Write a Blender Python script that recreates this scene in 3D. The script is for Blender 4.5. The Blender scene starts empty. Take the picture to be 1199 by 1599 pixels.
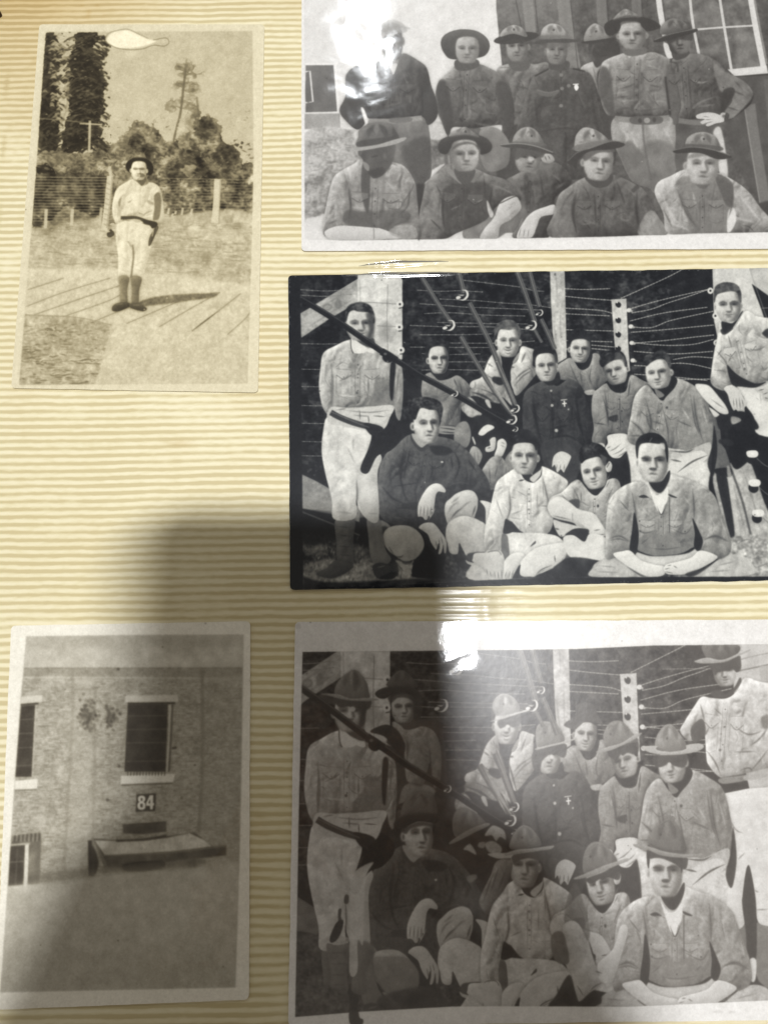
import bpy, bmesh, math
import numpy as np
C = bpy.context.scene.collection
R = math.radians
# ---------------------------------------------------------------- camera: a phone held about 19 cm over the page
CAM_D, TILT, FPX = 0.192, R(12.0), 1200.0           # distance along the axis, tilt off vertical, focal length in photograph pixels
PW, PH = 1199.0, 1599.0
ct, st = math.cos(TILT), math.sin(TILT)
CAM = np.array([0.0, -CAM_D*st, CAM_D*ct])          # looks at the origin of the page, page in z = 0
cam_data = bpy.data.cameras.new('camera'); cam = bpy.data.objects.new('camera', cam_data); C.objects.link(cam)
cam.location = CAM; cam.rotation_euler = (TILT, 0, 0)
cam_data.sensor_fit = 'VERTICAL'; cam_data.sensor_height = 24.0; cam_data.lens = 24.0*FPX/PH
cam_data.clip_start = 0.002; cam_data.clip_end = 50.0
bpy.context.scene.camera = cam
def to_page(px, py, z=0.0):
    """photograph pixel -> point of the plane at height z"""
    u = (np.asarray(px, float)-PW/2)/FPX; v = (PH/2-np.asarray(py, float))/FPX
    dy = v*ct+st; dz = v*st-ct; k = (z-CAM[2])/dz
    return CAM[0]+u*k, CAM[1]+dy*k
def to_px(x, y, z=0.0):
    rx = np.asarray(x)-CAM[0]; ry = np.asarray(y)-CAM[1]; rz = z-CAM[2]
    d = -(-ry*st+rz*ct); v = ry*ct+rz*st
    return PW/2+FPX*rx/d, PH/2-FPX*v/d
# ---------------------------------------------------------------- light: the room round the album
sc = bpy.context.scene
w = bpy.data.worlds.new('World'); sc.world = w; w.use_nodes = True
w.node_tree.nodes['Background'].inputs[0].default_value = (1.0, 0.92, 0.80, 1); w.node_tree.nodes['Background'].inputs[1].default_value = 0.27
def lamp(name, loc, size, power, col, shape='DISK', size_y=None, aim=(0, 0, 0)):
    d = bpy.data.lights.new(name, 'AREA'); d.shape = shape; d.size = size; d.energy = power; d.color = col
    if size_y: d.size_y = size_y
    o = bpy.data.objects.new(name, d); C.objects.link(o); o.location = loc
    v = np.array(aim, float)-np.array(loc, float)
    from mathutils import Vector
    o.rotation_euler = Vector(v).to_track_quat('-Z', 'Y').to_euler(); return o
def mirror_of(px, py, H):
    """where at height H a lamp hangs whose mirror image in the flat film lies at this pixel"""
    x, y = to_page(px, py); k = H/CAM[2]; return (float(x+(x-CAM[0])*k), float(y+(y-CAM[1])*k), H)
LB = mirror_of(667, 1004, 1.5)
LA = mirror_of(573, 52, 1.5)
lamp('ceiling_lamp', LB, 0.06, 23, (0.97, 0.98, 1.0), 'ELLIPSE', 0.15)
lamp('window_lamp', LA, 0.07, 3.0, (0.93, 0.97, 1.0), 'RECTANGLE', 0.15)
sc.view_settings.view_transform = 'Standard'; sc.view_settings.look = 'None'; sc.view_settings.exposure = 0; sc.view_settings.gamma = 1
sc.cycles.max_bounces = 8; sc.cycles.transparent_max_bounces = 16; sc.cycles.glossy_bounces = 4
try: sc.cycles.use_denoising = True
except Exception: pass
# ---------------------------------------------------------------- darkroom: the flat prints are drawn here, tone by tone
K = 1.5                                            # print pixels per photograph pixel
def _blur1(a, s, ax):
    if s < 0.25: return a
    if s < 3.0:
        r = int(math.ceil(3*s)); k = np.exp(-0.5*(np.arange(-r, r+1)/s)**2); k /= k.sum()
        pad = [(0, 0), (0, 0)]; pad[ax] = (r, r); p = np.pad(a, pad, mode='edge'); n = a.shape[ax]
        out = np.zeros_like(a)
        for i, w in enumerate(k): out += np.float32(w)*(p[i:i+n] if ax == 0 else p[:, i:i+n])
        return out
    w = int(round(math.sqrt(12*s*s/3+1))); w += 1-(w & 1); r = w//2
    for _ in range(3):
        pad = [(0, 0), (0, 0)]; pad[ax] = (r+1, r)
        c = np.cumsum(np.pad(a, pad, mode='edge').astype(np.float64), axis=ax); n = a.shape[ax]
        a = ((c[w:w+n]-c[:n]) if ax == 0 else (c[:, w:w+n]-c[:, :n]))/w
        a = a.astype(np.float32)
    return a
def blur(a, s, s2=None): return _blur1(_blur1(a, s, 0), s if s2 is None else s2, 1)
def _cr(p, closed, n=5):
    m = len(p)
    if m < 3: return p
    if closed: q = np.vstack([p[-1:], p, p[:2]])
    else: q = np.vstack([2*p[0]-p[1], p, 2*p[-1]-p[-2]])
    t = np.linspace(0, 1, n, endpoint=False)[:, None]; out = []
    for i in range(m if closed else m-1):
        a, b, c, d = q[i], q[i+1], q[i+2], q[i+3]
        out.append(0.5*(2*b+(c-a)*t+(2*a-5*b+4*c-d)*t*t+(3*b-a-3*c+d)*t**3))
    if not closed: out.append(p[-1:])
    return np.vstack(out)
def nums(s): return np.array([float(v) for v in s.replace(',', ' ').split()]) if isinstance(s, str) else np.array(s, float).ravel()
class Mask:
    def __init__(m, x, y, c): m.x, m.y, m.c = x, y, c
class Pic:
    def __init__(p, x0, y0, x1, y1, seed=1, base=128):
        p.x0, p.y0, p.x1, p.y1 = x0, y0, x1, y1
        p.W = int((x1-x0)*K); p.H = int((y1-y0)*K)
        p.a = np.full((p.H, p.W), base, np.float32); p.r = np.random.RandomState(seed)
        p.v = (0, 0, 1.0); p.fk = 1; p.fs = 1; p.fd = 1.15
        n = lambda s, s2=None: p._n(s, s2)
        p.fine = n(.7); p.mid = n(2.2*K/1.5); p.big = n(7); p.leaf = np.clip(n(1.7, 2.4)*.8+n(3.6)*.65, -2, 2); p.huge = n(26)
        # cloth folds: warped ridged noise
        f1 = n(8, 3.2); f2 = n(6); yy, xx = np.mgrid[0:p.H, 0:p.W]
        wy = np.clip(yy+p.big*6+p.huge*8, 0, p.H-1).astype(int); wx = np.clip(xx+p.huge*10+p.big*3, 0, p.W-1).astype(int)
        f1 = f1[wy, wx]; f2 = f2[wy, wx]; cr = np.exp(-(f1/.35)**2)*(f2 > 0)*np.clip(f2, 0, 1)      # sparse creases on a rolling cloth
        p.fold = blur(f2*.45+np.clip(f1, -1.5, 1.5)*.35-cr*.9+.1, 1.1)+p.mid*.12
        g1 = n(15, 6)[wy, wx]; g2 = n(30, 11)[wy, wx]; hh = blur(.45*np.exp(-(g1/.5)**2)*np.clip(g2+.3, 0, 1)+1.3*g2+.5*g1+.9*np.exp(-(g2/.4)**2), 1.3)
        gy, gx = np.gradient(hh); d = gx*-.55+gy*-.85; d = d/(d.std()+1e-6); p.rlf = blur(np.tanh(d*.8)*.9-.55*np.clip(-d-.7, 0, 2), .5).astype(np.float32)
    def _n(p, s, s2=None):
        s2 = s if s2 is None else s2; m = max(1, int(min(s, s2)/2))
        h, w = p.H//m+3, p.W//m+3
        z = blur(p.r.randn(h, w).astype(np.float32), s/m, s2/m); z = (z-z.mean())/z.std()
        if m > 1:
            yy = np.arange(p.H)/m; xx = np.arange(p.W)/m; iy = yy.astype(int); ix = xx.astype(int); fy = (yy-iy)[:, None]; fx = (xx-ix)[None]
            z = (z[iy][:, ix]*(1-fx)+z[iy][:, ix+1]*fx)*(1-fy)+(z[iy+1][:, ix]*(1-fx)+z[iy+1][:, ix+1]*fx)*fy
        return z[:p.H, :p.W].astype(np.float32)
    def V(p, x, y, s): p.v = (x, y, float(s))
    aff = (1, 0, 1, 0)
    def P(p, s):
        q = nums(s).reshape(-1, 2)/p.v[2]+[p.v[0], p.v[1]]; a = p.aff; return (q*[a[0], a[2]]+[a[1]-p.x0, a[3]-p.y0])*K
    def S(p, w): return w/p.v[2]*K*math.sqrt(p.aff[0]*p.aff[2])
    def rast(p, q, bl=.6):
        pad = int(3*bl*K)+2
        x0 = max(0, int(q[:, 0].min())-pad); x1 = min(p.W, int(q[:, 0].max())+pad+2)
        y0 = max(0, int(q[:, 1].min())-pad); y1 = min(p.H, int(q[:, 1].max())+pad+2)
        if x1 <= x0 or y1 <= y0: return Mask(0, 0, np.zeros((1, 1), np.float32))
        w, h, SS = x1-x0, y1-y0, 3
        ys = y0+(np.arange(h*SS)+.5)/SS; a = q; b = np.roll(q, -1, 0); sg = np.sign(b[:, 1]-a[:, 1])
        R = []; X = []; G = []
        for (ax, ay), (bx, by), s in zip(a, b, sg):
            if s == 0: continue
            lo, hi = (ay, by) if ay < by else (by, ay)
            i0 = max(0, int(math.ceil((lo-y0)*SS-.5))); i1 = min(h*SS, int(math.ceil((hi-y0)*SS-.5)))
            if i1 <= i0: continue
            r = np.arange(i0, i1); X.append(ax+(ys[r]-ay)*(bx-ax)/(by-ay)-x0); R.append(r); G.append(np.full(len(r), s))
        if not R: return Mask(0, 0, np.zeros((1, 1), np.float32))
        R = np.concatenate(R); X = np.clip(np.concatenate(X), 0, w-.001); G = np.concatenate(G)
        ix = X.astype(int); fx = X-ix; row = R//SS
        d = np.bincount(row*(w+2)+ix, G*(1-fx), h*(w+2))+np.bincount(row*(w+2)+ix+1, G*fx, h*(w+2))
        c = np.abs(np.cumsum(d.reshape(h, w+2), 1)[:, :w])/SS
        c = np.clip(c, 0, 1).astype(np.float32)
        if bl > 0: c = blur(c, bl*K)
        return Mask(x0, y0, c)
    def clipm(p, m, c):
        if c is None: return m
        o = np.zeros_like(m.c); x0 = max(m.x, c.x); y0 = max(m.y, c.y); x1 = min(m.x+m.c.shape[1], c.x+c.c.shape[1]); y1 = min(m.y+m.c.shape[0], c.y+c.c.shape[0])
        if x1 > x0 and y1 > y0:
            o[y0-m.y:y1-m.y, x0-m.x:x1-m.x] = m.c[y0-m.y:y1-m.y, x0-m.x:x1-m.x]*c.c[y0-c.y:y1-c.y, x0-c.x:x1-c.x]
        return Mask(m.x, m.y, o)
    def put(p, m, t, a=1, g=None, tex=0, fo=0, mid=0):
        h, w = m.c.shape; sl = (slice(m.y, m.y+h), slice(m.x, m.x+w)); A = p.a[sl]
        T = np.full(A.shape, t, np.float32)
        if g is not None:                       # g = (dx, dy): tone change across the shape's box
            T = T+g[0]*(np.linspace(-.5, .5, w, dtype=np.float32)[None])+g[1]*(np.linspace(-.5, .5, h, dtype=np.float32)[:, None])
        if tex: T = T+tex*p.big[sl]
        if mid: T = T+mid*p.mid[sl]
        if fo: T = T+fo*p.fold[sl]
        p.a[sl] = A+(T-A)*m.c*a
    # ---- marks.  f: filled outline.  l: line.  e: soft oval
    def f(p, s, t, b=.55, a=1, c=None, g=None, sm=1, rel=0, rr=6, ld=(-.6, -.8), fo=0, tex=0, mid=0, halo=None):
        q = p.P(s); q = _cr(q, True) if sm else q
        m = p.clipm(p.rast(q, b), c)
        if halo if halo is not None else rel: p.put(p.clipm(p.rast(q, 2.2), c), max(14, t*.32), .42)
        p.put(m, t, a, g, tex, fo, mid)
        if fo and t > 60: h_, w_ = m.c.shape; p.a[m.y:m.y+h_, m.x:m.x+w_] += (1+.0035*fo*t)*p.rlf[m.y:m.y+h_, m.x:m.x+w_]*m.c*a
        if rel: p.rel(m, rel, rr, ld)
        return m
    def rel(p, m, amp, r=6, ld=(-.6, -.8)):     # rounding of the form towards the light
        z = blur(np.pad(m.c, 2), r*K); gy, gx = np.gradient(z); gy = gy[2:-2, 2:-2]; gx = gx[2:-2, 2:-2]
        h, w = m.c.shape; p.a[m.y:m.y+h, m.x:m.x+w] += amp*np.clip(-(gx*ld[0]+gy*ld[1])*r*K*2.2, -1, 1)*m.c
    def l(p, s, w, t, b=.4, a=1, c=None, tp=0, sm=1, dash=None):
        q = p.P(s); q = _cr(q, False) if sm and len(q) > 2 else q
        if len(q) == 2: q = q[0]+(q[1]-q[0])*np.linspace(0, 1, 6)[:, None]
        d = np.gradient(q, axis=0); n = np.stack([-d[:, 1], d[:, 0]], 1); n /= np.linalg.norm(n, axis=1)[:, None]+1e-6
        u = np.linspace(0, 1, len(q)); hw = np.full(len(q), p.S(w)/2)
        if tp: hw = hw*np.clip(np.minimum(u/.35, (1-u)/.35) if tp == 1 else (u/.8 if tp == 3 else (1-u)/.8), .12, 1)
        hw = hw[:, None]; m = p.clipm(p.rast(np.vstack([q+n*hw, (q-n*hw)[::-1]]), b), c); p.put(m, t, a); return m
    def e(p, x, y, rx, ry, t, b=.6, a=1, rot=0, c=None, g=None, rel=0, rr=4, ld=(-.6, -.8), tex=0):
        th = np.linspace(0, 2*math.pi, 24, endpoint=False); r = math.radians(rot)
        X = rx*np.cos(th); Y = ry*np.sin(th)
        return p.f(np.stack([x+X*math.cos(r)-Y*math.sin(r), y+X*math.sin(r)+Y*math.cos(r)], 1).ravel(), t, b, a, c, g, 0, rel, rr, ld, 0, tex)
    def L(p, t, w, items, b=.4, a=.8, c=None, tp=1):  # several creases
        for s in items.split(';'): p.l(s, w, t, b, a, c, tp)
    def foliage(p, s, t, dark, n, size, c=None, light=None, b=.5, a=.8):
        """leafy mass: base outline broken up with many small clumps"""
        q = p.P(s); R = size or 3.2; m = p.clipm(p.rast(_cr(q, True), R), c); h, w = m.c.shape; sl = (slice(m.y, m.y+h), slice(m.x, m.x+w))
        nz = p.leaf[sl]; k = np.clip((m.c-.42+.26*nz*np.clip(1.6-m.c, .6, 1))*4.5+.35, 0, 1)
        if c is not None: k = k*p.clipm(Mask(m.x, m.y, np.ones_like(m.c)), c).c
        T = t+(nz*.75+p.big[sl]*.7)*dark
        p.a[sl] += (T-p.a[sl])*k*a; return Mask(m.x, m.y, k)
    def wire(p, s, t, w=1.3, barb=14, sag=0, a=.8, c=None):
        p.l(s, w, t, .35, a, c); q = p.P(s); q = _cr(q, False, 8) if len(q) > 2 else q[0]+(q[1]-q[0])*np.linspace(0, 1, 30)[:, None]
        if barb:
            d = np.r_[0, np.cumsum(np.linalg.norm(np.diff(q, axis=0), axis=1))]; st = p.S(barb)
            o = p.v, p.aff; p.v = (p.x0, p.y0, K); p.aff = (1, 0, 1, 0)
            for u in np.arange(st*p.r.rand(), d[-1], st):
                x = np.interp(u, d, q[:, 0]); y = np.interp(u, d, q[:, 1]); p.e(x, y, .8*K, .75*K, t+35, .35, .85*a, c=c)
            p.v, p.aff = o
    def face(p, cx, cy, w, h, rot=0, yaw=0, t=200, sh=90, side=1, sd=.7, eye=50, brim=None, bt=60, mouth=0, ear=(0, 0), jaw=1, hl=20, nose=1, brow=1, c=None, sq=1):
        """a head of the print. cx,cy centre, w,h half sizes (view units); side=+1: shadow on the right"""
        t = t*p.fk; sh = sh*p.fs; eye = eye*p.fd; r = math.radians(rot); co, si = math.cos(r), math.sin(r)
        def T(uv):
            q = np.array(uv, float).reshape(-1, 2)*[w, h]; return np.stack([cx+q[:, 0]*co-q[:, 1]*si, cy+q[:, 0]*si+q[:, 1]*co], 1).ravel()
        def E(u, v, ru, rv, t_, b=.5, a=1, ro=0, c=None):
            X = T([u, v]); return p.e(X[0], X[1], ru*w, rv*h, t_, b, a, rot+ro, c)
        u1 = p.S(1)/K                                             # photo px per view unit
        bs = max(.35, w*u1*.045)
        for s_, e_ in ((-1, ear[0]), (1, ear[1])):
            if e_: E(s_*(.98+.04*e_), .02, .17*e_, .24, t-8, bs); E(s_*(1.0+.04*e_), .04, .07*e_, .13, sh+30, bs, .8)
        j = .78*jaw
        M = p.f(T([-.72, -.88, -.95, -.45, -.97, 0, -.93, .38, -j*1.0, .66, -.55*jaw, .92, .02, .99, .56*jaw, .92, j*1.0, .66, .93, .38, .97, 0, .95, -.45, .72, -.88, 0, -1.02]), t, bs)
        if c is not None: M = p.clipm(M, c)
        # form shading: temple, cheek and jaw fall off; the lit side keeps its tone
        rr = np.random.RandomState(int(cx*7+cy*13) % 9973); R1, R2, R3, R4 = rr.randn(4)*.5
        p.rel(M, 30, w*u1*.22, (-side*.75, -.45)); h_, w_ = M.c.shape; sl = (slice(M.y, M.y+h_), slice(M.x, M.x+w_)); p.a[sl] += (4*p.big[sl]+2*p.mid[sl])*M.c
        y = yaw*.38; dk = min(1.25, eye/80.)
        if sd:
            x = .46+.2*yaw*side
            p.f(T([side*(x+.12), -1.0, side*(x+.25), -.35, side*(x+.02), -.08, side*(x+.24), .14, side*(x+.02), .5, side*(x-.2), .8, side*(x-.3), 1.1, side*1.15, 1.1, side*1.25, 0, side*1.15, -1]), sh, w*u1*.12, min(.94, sd*1.3), M)
        p.f(T([-side*1.1, .3, -side*.72, .28, -side*.62, .62, -side*.2, 1.0, -side*.3, 1.15, -side*1.2, .9]), (t+sh)/2, w*u1*.12, .55, M)
        E(y, .47, .52, .30, t-12, w*u1*.12, .4, c=M)               # muzzle plane
        for s_ in (-1, 1):
            k = 1-.35*max(0, s_*yaw); ex = y+s_*(.41+.03*R1)*k; ev = -.13+.02*R2
            p.f(T([ex-.34*k, ev-.1, ex, ev-.15, ex+.36*k, ev-.1, ex+.30*k, ev+.06, ex, ev+.09, ex-.28*k, ev+.06]), sh-6, w*u1*.055, min(.8, .58*dk*(1+.3*R1)*(1.15 if s_ == side else .8)), M)
            if brow: p.l(T([ex-s_*.30*k, ev-.09+.02*R3, ex+s_*.02, ev-.165, ex+s_*.37*k, ev-.10-.03*R4]), w*(.115+.03*R2), sh-28, bs*1.2, min(.9, .62+.22*R3), M, 1)
            p.l(T([ex-.25*k, ev+.03, ex, ev-.01, ex+.25*k, ev+.035]), w*.10, max(20, sh-52), bs, .85, M, 1)
            E(ex+y*.12, ev+.035, .075, .035, max(16, sh-60), bs, .45, c=M); E(ex-.15*s_, ev+.05, .06, .025, t-6, bs, .4, c=M)
            p.l(T([ex-.22*k, ev+.15, ex, ev+.18, ex+.22*k, ev+.14]), w*.06, (t+sh)/2, bs*1.6, .5, M, 1)
            E(ex+.06*s_, .20, .23*k, .10, t+hl, w*u1*.08, .55 if s_ != side else .12, c=M)
            p.l(T([y*1.2+s_*.24, .27, y+s_*(.38+.05*mouth), .42, y+s_*(.44+.06*mouth), .62]), w*.07, (t+sh)/2-12, bs*1.7, .55+.25*mouth, M, 1)
        if nose:
            p.l(T([y*1.0-side*.02, -.26, y*1.25-side*.03, .03, y*1.35-side*.01, .25]), w*.17, t+hl, w*u1*.045, .8, M)
            p.l(T([y*1.0+side*.14, -.22, y*1.25+side*.20, .06, y*1.3+side*.25, .27]), w*.15, sh+4, w*u1*.05, .8, M)
            p.l(T([y*1.3-.25, .28, y*1.3-.12, .345, y*1.3+.12, .35, y*1.3+.25, .28]), w*.11, sh-30, bs*1.05, .85, M, 1)
            E(y*1.3+side*.07, .41, .15, .05, sh+6, bs*1.6, .5, c=M)
        E(y*.5-side*.12, -.62, .5, .2, t+hl, w*u1*.13, .5, c=M)
        my = .585+.01*R4; mw = .36+.03*R2
        if mouth > 0:
            p.l(T([y-mw*.85, my-.05*mouth, y, my+.07*mouth, y+mw*.85, my-.05*mouth]), w*.15*mouth, t+26, bs, .85, M, 1)
            p.l(T([y-mw*1.15, my-.12*mouth, y, my-.02, y+mw*1.15, my-.12*mouth]), w*.075, sh-36, bs, .9, M, 1)
            p.l(T([y-mw*.7, my+.1, y, my+.17*mouth, y+mw*.7, my+.1]), w*.09, sh-12, bs*1.1, .8, M, 1)
        else:
            p.l(T([y-mw, my+.012*R3, y-.1, my-.025, y+.05, my, y+mw, my-.012*R3+.01]), w*.095, sh-38, bs, .9, M, 1)
            p.l(T([y-mw*.6, my-.055, y, my-.07, y+mw*.6, my-.055]), w*.08, (t+sh)/2-6, bs*1.2, .6, M, 1)
            p.l(T([y-mw*.6, my+.085, y, my+.095, y+mw*.6, my+.085]), w*.09, t-8, bs, .6, M, 1)
            p.l(T([y-mw*.6, my+.17, y, my+.2, y+mw*.6, my+.17]), w*.10, sh+2, bs*1.5, .65, M, 1)
        E(y*.9-side*.05, .87, .2, .08, t+hl, w*u1*.08, .5, c=M); p.l(T([-.5, .93, 0, 1.0, .5, .93]), w*.12, sh-10, bs*2, .5, M, 1)
        if brim is not None:                                      # shade of a hat brim over eyes
            p.f(T([-1.2, -1.2, 1.2, -1.2, 1.2, brim+.05, .45, brim-.02, y+.16, brim, y+.1, brim+.14, y-.12, brim+.14, y-.2, brim-.02, -.5, brim, -1.2, brim+.05]), bt, w*u1*.035, .93, M, sm=0)
            for s_ in (-1, 1): E(y+s_*.38, -.12, .2, .07, bt-22, bs*1.5, .5, c=M)
        return M
    def finish(p, grain=3, soft=.35, spots=0, mott=0, curve=None):
        for _ in range(spots):
            x, y = p.r.rand()*p.W, p.r.rand()*p.H; o = p.v, p.aff; p.v = (p.x0, p.y0, K); p.aff = (1, 0, 1, 0); p.e(x, y, 1+p.r.rand()*1.4, 1+p.r.rand(), p.r.choice([235, 40]), .3, .5); p.v, p.aff = o
        if curve: p.a = np.interp(p.a, *curve).astype(np.float32)
        a = blur(p.a, soft*K); a = a*.88+blur(p.a, 3.2*K)*.12; a = a+grain*(p.fine*.9+p.mid*.6)*(.45+.55*np.clip(a/160, 0, 1))+mott*p.big
        return np.clip(a, 0, 255)
def creases(p, m, t, n, amp=38, ln=(8, 26), base=1.2):
    """short tapering folds, each a dark furrow with a lit ridge beside it"""
    o = p.v, p.aff; p.v = (p.x0, p.y0, 1.0); p.aff = (1, 0, 1, 0); h, w = m.c.shape; r = p.r
    for _ in range(max(2, n//3)):                                # broad soft hollows first
        y, x = r.randint(h), r.randint(w)
        if m.c[y, x] < .8: continue
        X = (m.x+x)/K; Y = (m.y+y)/K; yy = min(m.y+y, p.H-1); xx = min(m.x+x, p.W-1); th = 1.3+.9*float(p.huge[yy, xx])+r.randn()*.3; L_ = 16+16*r.rand(); c, s = math.cos(th)*L_/2, math.sin(th)*L_/2; T = float(p.a[yy, xx])
        p.l([X-c, Y-s, X+r.randn()*2, Y+r.randn()*2, X+c, Y+s], 5+4*r.rand(), T-amp*.75, 1.5, .5, m, 1); p.l([X-c+5, Y-s-1, X+5, Y, X+c+5, Y+s], 4, T+amp*.45, 1.4, .4, m, 1)
    for _ in range(n):
        for _t in range(8):
            x, y = r.randint(w), r.randint(h)
            if m.c[y, x] > .9: break
        else: continue
        X = (m.x+x)/K; Y = (m.y+y)/K; yy = min(m.y+y, p.H-1); xx = min(m.x+x, p.W-1)
        th = 1.15+.95*float(p.huge[yy, xx])+r.randn()*.35; L_ = ln[0]+(ln[1]-ln[0])*r.rand()**1.5; c, s = math.cos(th)*L_/2, math.sin(th)*L_/2; b = r.randn()*L_*.13
        q = np.array([X-c, Y-s, X-s/L_*2*b, Y+c/L_*2*b, X+c, Y+s]); wd = base*(.6+.8*r.rand())*(L_/12)**.5; T = float(p.a[yy, xx]); nx, ny = -s/L_*2, c/L_*2; k = wd*.95*(1 if ny*1+nx*.6 > 0 else -1)
        p.l(q, wd*1.2, T-amp*(.5+.6*r.rand()), .45, .62, m, 1); p.l(q+np.tile([nx*k, ny*k], 3), wd*1.1, T+amp*.55, .5, .45, m, 1)
    p.v, p.aff = o
def shirt(p, s, t, dark, b=.55, fo=9, rel=30, rr=7, ld=(-.6, -.8), tex=4, c=None, cr=1.0):
    m = p.f(s, t, b, c=c, fo=fo*.6, tex=tex*.35, mid=1.8, halo=1); p.rel(m, rel*1.6, rr*1.5, ld)
    h_, w_ = m.c.shape; p.a[m.y:m.y+h_, m.x:m.x+w_] += (3+.075*t)*p.rlf[m.y:m.y+h_, m.x:m.x+w_]*m.c
    p.rel(m, rel*.8, rr*.4, ld); ar = float(m.c.sum())/K/K; creases(p, m, t, min(18, int(cr*ar/300)), amp=14+.17*t, base=1.25)
    return m

def uniform(p, x, y, h, w, rot=0, t=180, I=None, pk=1, col=1):
    """collar, front band, buttons and two flapped pockets on a shirt; x,y: collar button; h: length; w: half width (view units)"""
    r = math.radians(rot); co, si = math.cos(r), math.sin(r)
    def T(uv):
        q = np.array(uv, float).reshape(-1, 2)*[w, h]; return np.stack([x+q[:, 0]*co-q[:, 1]*si, y+q[:, 0]*si+q[:, 1]*co], 1).ravel()
    u = p.S(1)/K; d = t*.5
    p.l(T([-.10, .02, -.10, .5, -.09, .98]), 1.0/u, d, .4, .55, I, 1); p.l(T([.08, .02, .08, .5, .07, .98]), 1.0/u, d+14, .45, .6, I, 1); p.l(T([.12, .05, .12, .95]), 1.2/u, min(245, t+26), .5, .35, I, 1)
    for k in (.14, .40, .66, .90):
        q = T([0, k]); p.e(q[0], q[1], 1.1/u, 1.1/u, d-10, .35, .85, c=I)
    if pk:
        for s_ in (-1, 1):
            a, b, m_ = s_*.24, s_*.80, s_*.52
            p.f(T([a, .24, b, .22, b, .34, m_, .42, a, .34]), min(240, t+9), .45, .5, I, sm=0); p.l(T([a, .345, m_, .43, b, .345]), 1.1/u, d, .4, .75, I); p.l(T([a, .24, b, .22]), .9/u, d+20, .4, .5, I)
            p.l(T([a, .36, a, .74, m_, .80, b, .74, b, .36]), .9/u, d+24, .45, .5, I, 0, 0); q = T([m_, .39]); p.e(q[0], q[1], .9/u, .9/u, d-10, .35, .8, c=I)
    if col:
        for s_ in (-1, 1): p.f(T([0, 0, s_*.16, -.20, s_*.42, -.12, s_*.40, .12]), min(240, t+8), .45, .75, I, sm=0); p.l(T([0, .02, s_*.40, .13, s_*.43, -.10]), 1.2/u, d-6, .45, .8, I)
def make1():                                       # man on the boardwalk, sepia
    p = Pic(14, 34, 418, 618, 11, 196); p.V(0, 0, 2.498)
    p.a[:] = 212                                                  # paper border
    I = p.f('180,126 985,122 990,600 984,900 967,1496 76,1502 100,1180 128,850 150,560', 196, .5, sm=0, g=(-6, 4), tex=1.5)
    p.l('180,126 985,122', 3, 190, .8, .7); p.l('987,640 984,900 968,1496', 4, 222, .6, .6)
    # far trees
    F = lambda s, t, d, c=I, a=.9: p.foliage(s, t, d, 0, 2.0, c, a=a)
    F('395,640 380,560 440,560 500,510 540,470 600,500 650,560 640,690 520,720 390,720', 128, 26, a=.85)
    F('640,600 690,540 750,500 800,450 850,480 880,560 930,600 940,640 985,640 990,830 640,800', 112, 34)
    F('860,560 930,590 940,650 880,700', 92, 26)
    for x, y, w, h in ((725, 262, 40, 18), (735, 292, 42, 14), (722, 325, 46, 14), (745, 350, 38, 14), (735, 380, 40, 14), (700, 402, 52, 18), (735, 415, 50, 16), (760, 440, 30, 22), (670, 420, 22, 20), (730, 300, 14, 50), (745, 480, 28, 40), (705, 330, 30, 9), (765, 330, 22, 10), (758, 300, 20, 9)):
        F('%d,%d %d,%d %d,%d %d,%d' % (x-w, y, x, y-h, x+w, y+2, x, y+h), 148, 26, a=.75)
    p.l('728,250 718,330 705,440 690,500 672,575', 9, 112, .5, .8, I); p.l('728,230 727,270', 4, 150, .5, .7, I)
    p.l('768,380 775,450 765,530', 8, 110, .8, .6, I); F('700,470 740,455 760,490 745,540 700,560 690,520', 190, 8, a=.6)
    F('148,585 230,575 330,600 400,560 440,570 500,640 480,860 300,860 130,880', 140, 28)
    F('540,680 640,560 700,560 820,640 985,660 985,835 640,830', 118, 34, a=.75)
    for q in ('500,560 540,520 580,560 560,600', '560,600 600,570 630,620 590,640', '700,600 760,570 800,620 740,650', '820,600 880,560 930,620 870,650', '780,500 820,470 850,520 800,540', '650,640 720,620 740,690 670,700', '760,660 830,640 850,690 780,700', '600,500 630,520 620,560 590,540'): F(q, 70, 22, a=.75)
    for q in ('560,540 600,520 610,550', '700,660 760,650 750,690', '800,560 850,560 830,600', '690,560 740,550 730,590', '620,590 650,580 640,620'): F(q, 165, 16, a=.6)
    # dark conifers, bough by bough, with the sky between them
    F('178,135 215,130 240,200 225,330 235,470 220,590 150,590 150,430 165,300', 46, 16, a=.9); F('292,128 372,124 392,150 362,185 398,235 388,275 414,330 392,380 412,425 380,470 396,520 350,570 250,600 246,520 272,440 262,360 288,300 268,240 296,190', 42, 15, a=.95)
    for cx, hw, n in ((200, 46, 150), (335, 74, 330)):
        for k in range(n):
            y = 130+p.r.rand()*450; x = cx+p.r.randn()*hw*(.22+.25*(y-130)/450.); sd_ = p.r.choice([-1, 1]); L_ = (12+p.r.rand()**1.6*hw*.95)
            if x < 168 or x+sd_*L_ > 425: sd_ = -sd_
            p.l('%f,%f %f,%f %f,%f' % (x, y, x+sd_*L_*.6, y+2+L_*.08, x+sd_*L_, y+6+L_*.3), 5+p.r.rand()*8, p.r.choice([34, 40, 46, 78, 96]), .4, .8, I, 3)
    for k in range(90):
        y = 135+p.r.rand()*440; x = 395+14*math.sin(y*.045)+p.r.randn()*7; w = 6+p.r.rand()*16; p.l('%f,%f %f,%f %f,%f' % (x-w, y-3, x, y, x+w*.7, y+5+w*.3), 5+p.r.rand()*5, p.r.choice([40, 60, 84]), .5, .8, I, 3)
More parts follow.
